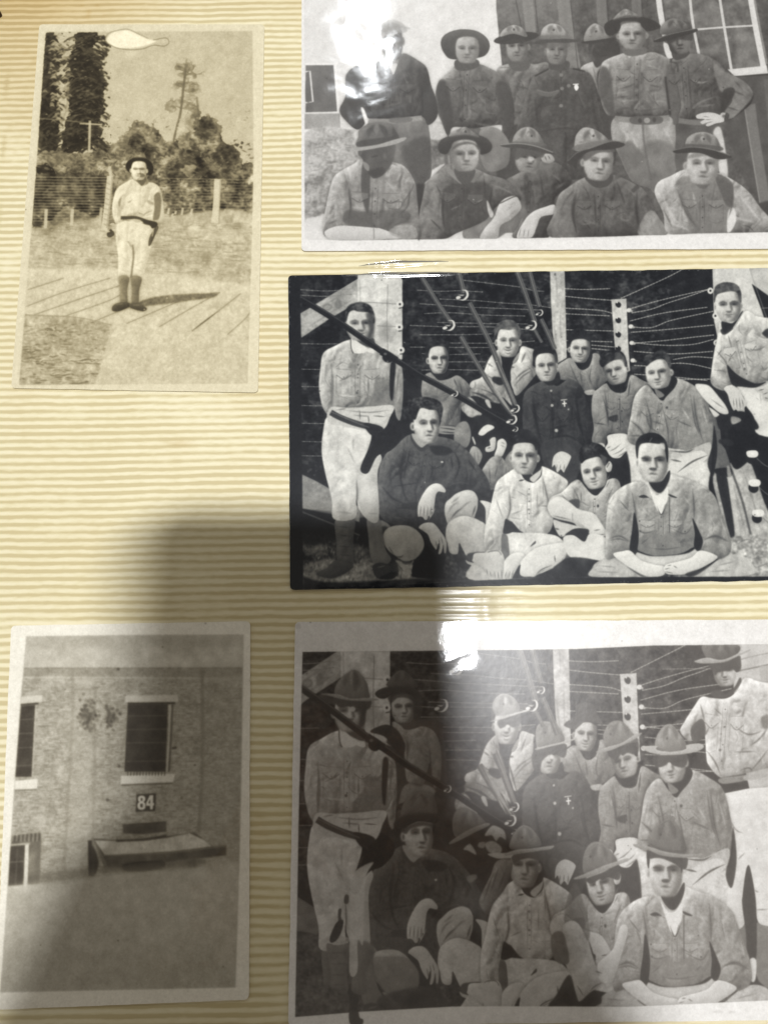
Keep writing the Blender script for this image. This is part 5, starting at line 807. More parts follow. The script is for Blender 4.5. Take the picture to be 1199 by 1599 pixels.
    p.f('1000,1310 1080,1290 1130,1288 1200,1330 1400,1360 1400,1500 1090,1480 1020,1400', 178, 1.2, 1, I, tex=16, mid=14); p.L(110, 7, '1020,1340 1080,1310 1130,1330;1100,1400 1160,1390;1120,1440 1181,1420', .7, .6, I)
    group4(p, I)
    poles4(p, I); bar4(p, I)
    # worn emulsion
    for k in range(40): x = p.r.rand()*p.W/K+446; p.V(0, 0, 1); p.e(x, 431-(x-450)*.0153+p.r.rand()*1.5, 1.6*p.r.rand(), .8, 190, .3, .5)
    p.V(0, 0, 1); p.l('450,430 452,924', 1.2, 110, .4, .6)
    for k in range(70): y = 430+p.r.rand()*490; p.e(451.5+p.r.rand()*1.6, y, 1, 1.2*p.r.rand()+.5, 130, .3, .6); x = 455+p.r.rand()*840; p.e(x, 919.5-(x-453)*.019+p.r.randn()*1.0, 1.2, .8, 150, .3, .6)
    return p.finish(4.0, .3, 26, .6, ([0, 20, 45, 75, 130, 170, 210, 235, 255], [0, 8, 24, 58, 114, 152, 200, 228, 246])), (p.x0, p.y0, p.x1, p.y1)
def campaign(p, crown, t, brim, bt, shade=None, st=48, badge=None, dent=None, band=None):
    if shade: p.f(shade, st, .7, .93, tex=2)
    hatcrown(p, crown, t, dent, badge, b=.5)
    if band: p.l(band, p.v[2]*3.2, t-40, .6, .75)
    m = p.f(brim, bt, .45); p.rel(m, 14, 1.5, (0, -1)); return m
def make5():                                       # the same company in hats, white border
    p = Pic(444, 960, 1315, 1608, 5, 228); p.V(460, 1010, 4.996); p.fk, p.fs, p.fd = .93, .64, 1.8
    # the picture area
    p.V(0, 0, 1)
    I = p.f('472.5,1018 700,1016 900,1013.5 1020,1008 1199,1006 1400,1004 1400,1556 1199,1562 980,1572 740,1571 700,1572 560,1580 475,1587 461,1588 463,1480 466,1300 470,1120', 34, .45, sm=0, tex=3)
    base = p.a.copy()
    AF = (1.10, 863-1.10*859, 1.22, 1073-1.22*484.5)
    p.aff = AF; shed4(p, I)
    p.V(440, 400, 2.96)
    p.f('85,1005 160,1040 240,1085 360,1160 360,1230 220,1180 85,1166', 120, .7, 1, I, sm=0, tex=6); p.l('85,1178 240,1240 360,1290', 7, 120, .6, .8, I); p.f('85,1240 360,1200 420,1500 85,1530', 58, 2, .9, I, tex=12, mid=10); p.f('85,1400 300,1340 600,1440 2400,1420 2400,1530 85,1530', 82, 2, .9, I, tex=14, mid=12)
    p.V(800, 400, 2.96); p.f('922,30 1700,30 1700,700 1000,640 940,400', 205, .6, 1, I, sm=0, tex=4)
    p.aff = (1, 0, 1, 0); p.V(1000, 1000, 6.025); p.l('900,190 1050,150 1250,110', 9, 150, .6, .8, I); p.l('900,290 1050,260 1260,215', 12, 120, .6, .9, I); p.f('1115,240 1260,240 1260,450 1130,450', 186, .8, .9, I, sm=0); p.wire('200,270 520,265 700,268', 150, 7, 34, 0, .7, I)
    # standing man at the right, hand on hip
    p.V(940, 1260, 4.63)
    p.f('930,880 1030,840 1060,1120 1100,1240 960,1250 900,1100', 124, .8, 1, I, tex=6); p.f('1100,850 1400,850 1400,1300 1130,1260', 132, .8, 1, I, tex=6); p.f('780,-60 1500,-60 1500,860 1199,862 1112,800 1088,560 1052,420 1015,640 1030,840 940,882 862,700 795,340', 226, .6, 1, I, tex=3, rel=16, rr=7)
    p.f('1050,425 1090,560 1112,750 1110,1100 1052,1120 1035,900 1010,700 1018,620', 44, .7, 1, I); p.L(120, 9, '880,20 960,160 1020,190;980,380 1030,330;1095,600 1130,620;1100,745 1199,740', .7, .7, I); p.f('1060,1110 1110,1105 1105,1250 1070,1250', 226, .6, 1, I)
    p.V(1000, 1000, 6.025)
    M = shirt(p, '570,530 500,620 405,770 368,855 430,930 480,940 490,820 585,760 602,900 615,1100 640,1180 750,1292 900,1275 1199,1200 1900,1100 1900,420 1199,400 985,350 900,480 800,545 660,540', 200, 100, fo=11, tex=6, c=I)
    p.f('470,830 560,740 600,780 600,900 500,960', 66, .8, 1, I, tex=5); p.L(100, 14, '870,800 1010,885 1150,850;1010,1000 1110,930 1199,820;1020,1240 1110,1140 1199,1020;690,640 760,700;640,820 600,900;620,1040 700,1150 760,1290;560,600 600,760;880,1050 1080,1045', .7, .8, M); p.e(745, 1032, 13, 14, 120, .6); p.e(755, 880, 9, 9, 150, .6); p.f('1130,730 1199,700 1199,820 1150,820', 110, 1.2, .8, M)
    uniform(p, 800, 560, 640, 230, 4, 212, M, 1, 0)
    p.f('740,1300 990,1262 1030,1275 1020,1310 780,1350', 150, .6, 1, I, fo=6); p.f('990,1265 1300,1190 1300,1250 1010,1320', 186, .6, .9, I); p.L(70, 9, '760,1290 900,1272 1000,1262;930,1220 1020,1200 1050,1240', .6, .9, I)
    p.f('660,480 740,470 800,500 880,440 930,350 940,400 840,520 720,535 670,520', 60, .7, 1, I)
    p.face(790, 300, 108, 132, -6, -.1, 212, 110, -1, .4, 60, ear=(0, 0), mouth=.9, hl=12)
    campaign(p, '605,150 590,40 900,40 910,120 760,185 640,190', 100, '508,192 620,162 760,182 900,132 1035,78 1020,98 900,155 780,205 600,218 520,208', 178, '640,215 900,140 940,190 938,270 900,300 860,270 790,290 735,285 700,330 680,290', 52)
    p.V(460, 1010, 4.996)
    # man 2, standing behind with a hat in the crook of his arm
    p.f('790,560 960,560 1150,640 1160,1310 820,1320 700,900', 52, .9, 1, I, tex=4)
    p.f('860,1080 1080,1100 1120,1280 1060,1340 830,1310', 142, .7, 1, I, fo=8, tex=4)
    M = shirt(p, '760,590 820,600 860,645 930,640 1000,620 1080,655 1130,750 1145,900 1130,1060 1085,1095 1055,900 1000,1080 900,1065 865,1000 850,800 790,690', 140, 60, fo=10, tex=6, c=I); p.L(62, 12, '1050,760 1060,900 1080,1060;900,1060 1000,1085;1010,840 1050,860;880,700 880,900', .7, .8, M)
    p.f('590,662 680,612 750,615 810,660 858,750 858,820 835,850 780,800 700,700', 34, .6, 1, I, tex=3)
    p.f('780,560 880,640 960,590 940,520', 60, .7, 1, I); p.face(845, 480, 92, 112, -3, .2, 196, 84, 1, .6, 66, hl=14); p.f('740,370 960,350 960,440 880,400 800,400 750,440', 40, .8, .8)
    p.f('930,390 990,420 980,560 930,560', 40, .9, .8)
    p.aff = (1, 0, 1, 0)
    p.V(540, 1220, 4.61)
    p.f('640,80 780,100 980,300 1150,420 1199,560 1100,700 980,900 900,960 860,760 700,480 640,300', 40, 1, 1, I, tex=5)
    p.aff = AF; group4(p, I, True)
    p.aff = (1, 0, 1, 0)
    p.V(460, 1010, 4.996)
    p.f('318,385 578,405 590,470 560,500 545,600 510,620 520,500 480,475 450,465 440,492 425,465 345,470', 52, .7, .93, I)
    campaign(p, '318,372 328,290 380,228 432,190 470,180 515,210 560,280 574,340 576,402 440,400', 122, '205,368 330,368 440,402 580,398 655,412 580,424 420,418 300,392', 158, None, 0, None, '440,230 480,280 455,350')
    p.f('462,186 492,215 500,300 470,350 455,300', 72, 1.2, .8); p.f('150,420 205,372 300,395 330,440 200,450', 56, .9, .8, I)
    p.e(450, 487, 26, 20, 205, .7)
    campaign(p, '722,300 738,255 812,186 872,200 955,290 930,322 760,322', 78, '630,358 700,318 850,306 962,338 945,380 860,352 760,372 705,404 650,396', 38, None)
    # rear figure's hat, the crouching one's hat
    p.V(860, 1080, 5.45)
    p.f('110,282 150,245 200,235 215,120 280,90 360,110 400,200 430,250 440,290 380,262 300,248 240,292 200,322 130,300', 62, .6, 1, I, tex=5); p.L(120, 6, '210,60 215,240;250,50 255,200;300,40 300,190;235,100 238,240', .5, .45, I)
    p.V(860, 1080, 5.45)
    campaign(p, '450,420 445,360 490,275 560,245 625,270 690,350 740,420 640,440 560,465 480,475', 128, '388,508 480,470 600,435 700,372 770,350 760,368 700,412 620,452 500,502 400,518', 172, '490,520 620,470 735,420 738,520 705,535 650,520 610,545 590,535 560,590 520,570', 52, (505, 362), '480,330 510,290 540,310', None)
    campaign(p, '893,480 893,390 945,305 1010,274 1060,315 1130,410 1142,480 1020,505', 150, '765,470 900,462 895,490 1010,515 1140,490 1150,455 1260,440 1300,470 1240,510 1100,535 960,538 840,520', 190, '870,548 960,540 1150,540 1135,640 1050,632 1025,615 1005,600 980,615 940,640 885,635', 50, (985, 398), '960,350 1000,300 1040,340', '895,480 1010,506 1138,482')
    p.e(1007, 622, 16, 18, 214, .6)
    p.V(680, 1060, 5.45)
    campaign(p, '850,500 858,410 915,362 1000,375 1060,430 1092,530 980,560 868,580', 134, '848,594 980,560 1100,530 1190,502 1188,518 1080,552 980,576 870,602', 182, '820,640 900,592 1095,552 1112,620 1090,670 1040,652 1000,640 975,640 950,655 905,700 880,790 830,760', 50, (930, 458), '900,420 940,380 980,400')
    p.e(985, 664, 20, 20, 214, .6)
    p.f('540,345 700,310 716,390 660,412 625,395 590,405 545,420', 66, .7, .93); campaign(p, '480,240 500,172 560,126 640,142 698,205 712,275 620,300 520,312', 172, '455,365 560,330 700,282 790,262 786,276 700,300 560,346', 204, None, 0, (575, 215), '530,170 580,140 620,170'); p.e(612, 404, 18, 16, 226, .6)
    p.V(740, 1270, 4.996)
    p.f('780,540 860,720 900,960 800,1000 700,820', 110, 1, .6, I)
    # crouching hidden man with hat; bayonet hands
    p.V(540, 1220, 4.61)
    p.f('845,490 890,450 930,500 935,530 880,500', 190, .7, 1, I); p.f('960,440 1000,440 990,480 950,470', 160, .7, 1, I); p.f('1000,450 1060,430 1120,480 1100,530 1030,510', 176, .7, 1, I, fo=8); p.f('1020,520 1199,520 1199,550 1090,556', 200, .6, 1, I); p.f('870,690 930,670 940,700 890,730', 140, .8, 1, I)
    M = shirt(p, '1080,580 1160,560 1199,600 1150,760 1060,880 1020,960 960,880 980,800 1040,680', 120, 60, fo=12, c=I); p.L(60, 12, '1100,620 1040,800;1150,640 1090,800;1060,660 990,860', .7, .8, M)
    campaign(p, '765,300 790,215 850,190 930,225 1010,300 1000,330 900,370 790,400', 112, '745,440 820,385 900,340 1010,300 1030,318 920,372 820,425 755,452', 150)
    p.f('1000,380 1050,320 1100,330 1140,360 1150,420 1110,400 1080,430 1050,390 1010,395', 190, .6, 1, I, rel=20, rr=3)
    p.aff = AF; poles4(p, I, H=True); bar4(p, I); p.aff = (1, 0, 1, 0)
    p.V(680, 1060, 5.45); p.L(200, 16, '500,560 560,680 600,800;560,950 620,1080;520,1000 600,1150', .6, .85, I); p.L(60, 14, '470,620 560,800;600,640 700,1000;520,560 620,830', .6, .85, I)
    # front row hats
    p.V(540, 1220, 4.61)
    campaign(p, '400,255 415,160 470,95 540,72 610,80 640,130 652,240 520,236', 96, '345,300 400,255 520,232 655,240 656,300 600,296 520,290 440,325 400,350 360,345', 34, None, 0, None, '480,160 540,100 580,150', '405,250 520,232 650,236')
    p.f('395,345 440,320 530,290 600,300 630,330 560,320 470,340 430,380', 50, .9, .8)
    p.V(740, 1270, 4.996)
    campaign(p, '282,275 288,200 325,135 385,92 460,130 522,240 420,270', 138, '238,318 300,292 450,272 560,258 622,252 600,278 480,298 330,318 250,330', 176, '308,325 540,298 548,390 500,365 440,352 405,352 340,372 312,400', 74, (373, 190), '330,150 385,105 430,150', '288,275 410,262 525,245')
    campaign(p, '848,450 850,335 895,245 970,222 1050,280 1112,385 960,440 880,468', 122, '778,504 860,472 1000,412 1120,372 1198,350 1192,372 1050,432 920,488 800,516', 168, '875,510 1000,462 1120,412 1140,480 1120,520 1050,500 1000,520 975,515 930,545 895,545', 50, (905, 338), '890,290 950,240 1000,270')
    p.e(960, 545, 14, 18, 222, .6)
    # drawn-up knees of the second front man
    p.f('690,880 760,838 820,870 880,990 930,1120 1000,1290 960,1360 900,1400 820,1470 785,1400 760,1260 705,1170 740,1150 700,1000', 200, .6, 1, I, rel=22, rr=7, tex=5, fo=4); p.f('600,960 690,930 740,1140 700,1180 620,1130', 120, .9, .9, I, tex=6); p.l('890,980 950,1190', 10, 60, .6, .9, I, 1); p.f('960,1180 1080,1060 1140,880 1199,900 1150,1100 1060,1350 1000,1300', 214, .6, 1, I, rel=20, rr=5); p.L(90, 9, '940,1230 1000,1250;900,1390 940,1350 1000,1320;800,1340 850,1420', .6, .8, I); p.f('970,1270 1030,1262 1040,1320 990,1310', 222, .6, .9, I)
    p.f('640,1420 740,1260 790,1400 830,1480 940,1400 980,1400 960,1500 600,1510', 44, .8, .95, I, tex=5)
    p.V(940, 1260, 4.63)
    campaign(p, '335,275 350,190 420,118 490,78 540,130 590,230 600,335 450,325', 106, '228,268 330,284 450,322 590,342 722,338 700,360 580,368 430,352 330,312 240,290', 156, '332,302 450,345 600,362 616,400 600,450 560,440 520,410 440,375 380,368 340,372', 46, (420, 200), '390,150 480,100 530,160', '340,268 450,315 598,325')
    # ink-dark scars and losses of the print
    p.V(440, 1280, 4.61)
    p.f('400,740 440,725 432,790 400,860 360,885 345,860 370,790', 30, .5, 1); p.f('408,650 430,645 425,700 440,740 410,740', 44, .5, .9); pass
    p.f('320,850 400,835 480,850 480,880 360,895 320,880', 200, .6, .8, I); p.f('490,1180 520,1200 555,1280 540,1380 575,1440 560,1480 500,1478 490,1400 470,1280', 36, .6, .95); p.f('455,545 480,545 478,600 450,600', 50, .6, .8)
    p.f('325,895 400,905 482,885 478,1000 470,1120 478,1230 420,1260 352,1250 350,1120 335,1000', 112, .7, .95, I, rel=26, rr=6, fo=9); p.L(60, 8, '335,960 478,955;340,1040 475,1035;345,1120 470,1115;350,1190 472,1185', .6, .6, I); p.f('352,1235 440,1230 478,1250 480,1310 380,1350 270,1350 250,1320 320,1290', 84, .7, .95, I, rel=24, rr=5)
    p.f('545,880 640,900 665,960 600,1100 610,1230 560,1260 500,1220 520,1080', 120, 1, .85, I, tex=6, rel=20, rr=6); p.l('320,875 400,895 480,880', 16, 206, .6, .8, I); p.f('400,735 440,725 432,790 400,860 360,885 345,860 370,790', 30, .5, 1)
    p.f('660,1010 760,990 900,1000 980,1090 980,1200 900,1260 780,1260 700,1180', 138, .9, .95, I, rel=24, rr=8, tex=6); p.f('700,1280 980,1200 1100,1220 1199,1300 1199,1400 760,1370', 40, 1.6, .85, I, tex=6)
    p.f('110,1240 300,1180 480,1300 460,1370 110,1400', 66, 2, .85, I, tex=14, mid=12); p.f('540,360 660,305 610,400 590,600 585,900 545,860 545,1090 485,1090 495,640 490,450', 216, .7, .95, I, tex=5)
    # lift the blacks: part of the light veil over the print is toned in
    p.a = np.interp(p.a, [0, 130, 170, 210, 235, 255], [0, 118, 152, 196, 226, 246]).astype(np.float32)
    p.V(0, 0, 1); m = p.rast(p.P('472.5,1018 700,1016 900,1013.5 1020,1008 1199,1006 1400,1004 1400,1556 1199,1562 980,1572 740,1571 700,1572 560,1580 475,1587 461,1588 463,1480 466,1300 470,1120'), .35)
    k = np.zeros_like(p.a); k[m.y:m.y+m.c.shape[0], m.x:m.x+m.c.shape[1]] = m.c; p.a = (17+p.a*np.linspace(.94, .86, p.H, dtype=np.float32)[:, None])*k+(232+1.5*p.big)*(1-k)
    p.V(440, 1280, 4.61); p.f('488,1380 545,1375 560,1425 585,1440 575,1475 495,1475', 60, .6, .95)
    p.V(0, 0, 1); p.f('462,976 468,973 470,980 463,982', 205, .6, .7); p.e(1120, 1580, 8, 2, 200, 1, .6); p.e(1142, 1580, 7, 2, 200, 1, .6)
    return p.finish(3.8, .34, 22, .8), (p.x0, p.y0, p.x1, p.y1)
# ---------------------------------------------------------------- materials
def nodes(name):
    m = bpy.data.materials.new(name); m.use_nodes = True; nt = m.node_tree; b = nt.nodes['Principled BSDF']; return m, nt, b
def N(nt, t, **k):
    n = nt.nodes.new(t)
    for a, v in k.items(): setattr(n, a, v)
    return n
def coat(nt, b, tc, amount=1.0):
    """the clear glossy film that lies tight on the page: a smooth coat with faint ripples and wrinkles"""
    b.inputs['Coat Weight'].default_value = amount; b.inputs['Coat Roughness'].default_value = .055; b.inputs['Coat IOR'].default_value = 1.42
    geo = N(nt, 'ShaderNodeNewGeometry'); a = N(nt, 'ShaderNodeTexNoise'); a.inputs['Scale'].default_value = 62; a.inputs['Detail'].default_value = 1.5; a.inputs['Distortion'].default_value = .7; nt.links.new(geo.outputs['Position'], a.inputs['Vector'])
    c = N(nt, 'ShaderNodeTexNoise'); c.inputs['Scale'].default_value = 420; c.inputs['Detail'].default_value = 3; nt.links.new(geo.outputs['Position'], c.inputs['Vector'])
    m1 = N(nt, 'ShaderNodeMath', operation='MULTIPLY_ADD'); nt.links.new(c.outputs[0], m1.inputs[0]); m1.inputs[1].default_value = .035; nt.links.new(a.outputs[0], m1.inputs[2])
    bp = N(nt, 'ShaderNodeBump'); bp.inputs['Strength'].default_value = 1; bp.inputs['Distance'].default_value = .00034; nt.links.new(m1.outputs[0], bp.inputs['Height']); nt.links.new(bp.outputs[0], b.inputs['Coat Normal'])
def srgb(r, g, b): return tuple(((c/255+.055)/1.055)**2.4 if c > 10 else c/255/12.92 for c in (r, g, b))+(1,)
def link(name, me, mat, parent=None):
    o = bpy.data.objects.new(name, me); C.objects.link(o)
    if mat: me.materials.append(mat)
    if parent: o.parent = parent
    return o
def tag(o, label, cat, group=None):
    o['label'] = label; o['category'] = cat
    if group: o['group'] = group
def grid_mesh(name, xs, ys, Z, uv=None, smooth=True):
    nx, ny = len(xs), len(ys); X, Y = np.meshgrid(xs, ys); co = np.stack([X, Y, Z], -1).reshape(-1, 3)
    i = np.arange(nx*ny).reshape(ny, nx); q = np.stack([i[:-1, :-1], i[:-1, 1:], i[1:, 1:], i[1:, :-1]], -1).reshape(-1, 4)
    me = bpy.data.meshes.new(name); me.vertices.add(len(co)); me.vertices.foreach_set('co', co.ravel().astype(np.float32))
    me.loops.add(q.size); me.loops.foreach_set('vertex_index', q.ravel().astype(np.int32)); me.polygons.add(len(q))
    me.polygons.foreach_set('loop_start', np.arange(0, q.size, 4, dtype=np.int32)); me.update(calc_edges=True)
    if smooth: me.polygons.foreach_set('use_smooth', np.ones(len(q), bool))
    me.update(); return me
def sm_noise(x, y, s, seed=0):
    """cheap smooth value noise on arrays, -1..1"""
    r = np.random.RandomState(seed); T = r.rand(256, 256)*2-1
    u = x/s+31.7; v = y/s+57.3; iu = np.floor(u).astype(int); iv = np.floor(v).astype(int); fu = u-iu; fv = v-iv
    fu = fu*fu*(3-2*fu); fv = fv*fv*(3-2*fv); g = lambda a, b: T[a % 256, b % 256]
    return (g(iu, iv)*(1-fu)+g(iu+1, iv)*fu)*(1-fv)+(g(iu, iv+1)*(1-fu)+g(iu+1, iv+1)*fu)*fv
# ---------------------------------------------------------------- table and album page
PITCH = 0.00197; ROT = R(0.75)
def ridge_phase(x, y): return (y*math.cos(ROT)-x*math.sin(ROT))/PITCH+.12*sm_noise(x, y, .02, 3)+.06*sm_noise(x, y, .006, 9)
PX0, PX1, PY0, PY1 = -0.118, 0.150, -0.175, 0.165
def make_page():
    m, nt, b = nodes('ribbed_adhesive_card')
    tc = N(nt, 'ShaderNodeTexCoord'); mp = N(nt, 'ShaderNodeMapping'); mp.inputs['Rotation'].default_value[2] = -ROT
    nt.links.new(tc.outputs['Object'], mp.inputs[0])
    at = N(nt, 'ShaderNodeAttribute', attribute_name='ridge')
    n1 = N(nt, 'ShaderNodeTexNoise'); n1.inputs['Scale'].default_value = 900; n1.inputs['Detail'].default_value = 5
    ms = N(nt, 'ShaderNodeMapping'); ms.inputs['Scale'].default_value = (.35, 1.4, 1); nt.links.new(mp.outputs[0], ms.inputs[0]); nt.links.new(ms.outputs[0], n1.inputs['Vector'])
    ad = N(nt, 'ShaderNodeMath', operation='MULTIPLY_ADD'); nt.links.new(n1.outputs[0], ad.inputs[0]); ad.inputs[1].default_value = .75; nt.links.new(at.outputs['Fac'], ad.inputs[2])
    cr = N(nt, 'ShaderNodeValToRGB'); e = cr.color_ramp.elements; e[0].position = .38; e[0].color = srgb(229, 221, 190); e[1].position = 1.25; e[1].color = srgb(199, 186, 145)
    e[1].position = 1.0; e2 = cr.color_ramp.elements.new(.62); e2.color = srgb(221, 212, 175); nt.links.new(ad.outputs[0], cr.inputs[0])
    n2 = N(nt, 'ShaderNodeTexNoise'); n2.inputs['Scale'].default_value = 18; n2.inputs['Detail'].default_value = 4; nt.links.new(tc.outputs['Object'], n2.inputs['Vector'])
    mx = N(nt, 'ShaderNodeMix', data_type='RGBA', blend_type='MULTIPLY'); mx.inputs[0].default_value = .28
    c2 = N(nt, 'ShaderNodeValToRGB'); c2.color_ramp.elements[0].position = .3; c2.color_ramp.elements[0].color = (.80, .74, .60, 1); c2.color_ramp.elements[1].position = .62; c2.color_ramp.elements[1].color = (1, 1, 1, 1)
    nt.links.new(n2.outputs[0], c2.inputs[0]); nt.links.new(cr.outputs[0], mx.inputs[6]); nt.links.new(c2.outputs[0], mx.inputs[7]); ag = N(nt, 'ShaderNodeAttribute', attribute_name='falloff_stains'); m3 = N(nt, 'ShaderNodeMix', data_type='RGBA', blend_type='MULTIPLY'); nt.links.new(ag.outputs['Fac'], m3.inputs[0]); nt.links.new(mx.outputs[2], m3.inputs[6]); m3.inputs[7].default_value = (.74, .60, .40, 1); nt.links.new(m3.outputs[2], b.inputs['Base Color'])
    b.inputs['Roughness'].default_value = .55; b.inputs['Specular IOR Level'].default_value = .25
    bp = N(nt, 'ShaderNodeBump'); bp.inputs['Distance'].default_value = .00006; bp.inputs['Strength'].default_value = .5; nt.links.new(n1.outputs[0], bp.inputs['Height']); nt.links.new(bp.outputs[0], b.inputs['Normal'])
    coat(nt, b, tc, .4); b.inputs['Coat Roughness'].default_value = .16
    xs = np.linspace(PX0, PX1, 240); ys = np.arange(PY0, PY1, PITCH/9); X, Y = np.meshgrid(xs, ys)
    ph = ridge_phase(X, Y); rd = (.5+.5*np.cos(2*math.pi*ph))**1.25
    rd = rd*(.78+.25*sm_noise(X, Y, .012, 5)+.2*sm_noise(X, Y*8, .03, 6))+.05*sm_noise(X, Y, .0009, 8)
    cx0, cy0 = to_page(14, 80); cx1, cy1 = to_page(0, 330); dd = np.abs(X-(cx0+(cx1-cx0)*(Y-cy0)/(cy1-cy0))); rd = rd+.35*np.exp(-(dd/.00022)**2)*(Y < cy0)*(Y > cy1-.02)
    falloff_stains = np.clip(1-np.hypot(X+.118, (Y-.158)*1.2)/.075, 0, 1)**1.3*.9+np.clip(1-np.abs(Y-.168)/.028, 0, 1)*.5+np.clip(1-(Y+.118)/.006, 0, 1)*.35+.14*sm_noise(X, Y, .02, 14)+.5*np.clip(sm_noise(X, Y, .008, 31)*sm_noise(X, Y, .0021, 32)-.42, 0, 1)+.35*np.exp(-((X-to_page(280, 692)[0])/.0035)**2-((Y-to_page(280, 692)[1])/.0011)**2)  # light falloff towards top left painted as browning; noise terms and blot are stains
    Z = -.00010+.00004*rd
    root = bpy.data.objects.new('album_page', None); C.objects.link(root); root.location = (0, 0, 0)
    tag(root, 'cream ribbed adhesive album page with darker horizontal glue lines', 'album page')
    me = grid_mesh('page_card', xs, ys, Z); a = me.attributes.new('falloff_stains', 'FLOAT', 'POINT'); a.data.foreach_set('value', np.clip(falloff_stains, 0, 1).ravel().astype(np.float32)); a = me.attributes.new('ridge', 'FLOAT', 'POINT'); a.data.foreach_set('value', rd.ravel().astype(np.float32))
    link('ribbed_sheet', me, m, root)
    mb, nb, bb = nodes('page_board'); bb.inputs['Base Color'].default_value = srgb(214, 198, 158); bb.inputs['Roughness'].default_value = .7
    bm = bmesh.new(); bmesh.ops.create_cube(bm, size=1); me = bpy.data.meshes.new('page_board')
    for v in bm.verts: v.co = ((PX0+PX1)/2+v.co.x*(PX1-PX0), (PY0+PY1)/2+v.co.y*(PY1-PY0), -.0011+v.co.z*.0016)
    bm.to_mesh(me); link('backing_board', me, mb, root)
    return root
page = make_page()
def make_table():
    m, nt, b = nodes('dark_table'); n = N(nt, 'ShaderNodeTexNoise'); n.inputs['Scale'].default_value = 14; n.inputs['Detail'].default_value = 6
    cr = N(nt, 'ShaderNodeValToRGB'); cr.color_ramp.elements[0].color = (.05, .03, .018, 1); cr.color_ramp.elements[1].color = (.12, .075, .045, 1)
    nt.links.new(n.outputs[0], cr.inputs[0]); nt.links.new(cr.outputs[0], b.inputs['Base Color']); b.inputs['Roughness'].default_value = .45
    bm = bmesh.new(); bmesh.ops.create_cube(bm, size=1); me = bpy.data.meshes.new('table')
    for v in bm.verts: v.co = (v.co.x*.9, v.co.y*.7, -.022+v.co.z*.04)
    bm.to_mesh(me); o = link('table', me, m); o['kind'] = 'structure'
make_table()
# ---------------------------------------------------------------- the prints
def outline(corners, rad, rough, seed, bow=0):
    """paper outline in page coordinates: rounded corners and a slightly worn edge"""
    r = np.random.RandomState(seed); c = np.array([to_page(*p, PZ) for p in corners]); out = []
    for i in range(4):
        a, b, d = c[i-1], c[i], c[(i+1) % 4]; u = (a-b)/np.linalg.norm(a-b); v = (d-b)/np.linalg.norm(d-b)
        for k in range(7):
            t = k/6; p = b+u*rad*(1-t)**2+v*rad*t**2; out.append(p)
        n = max(4, int(np.linalg.norm(d-b)/.0012)); s = b+v*rad; e = d-v*rad; nn = np.array([-v[1], v[0]])
        wob = np.convolve(r.randn(n+8), np.ones(3)/3, 'same')[4:n+4]
        for k in range(1, n):
            t = k/n; out.append(s+(e-s)*t+nn*rough*wob[k]*min(1, 6*t, 6*(1-t)))
    return np.array(out)
PZ = 0.00044
def smooth01(t): t = np.clip(t, 0, 1); return t*t*(3-2*t)
PRINTS = []
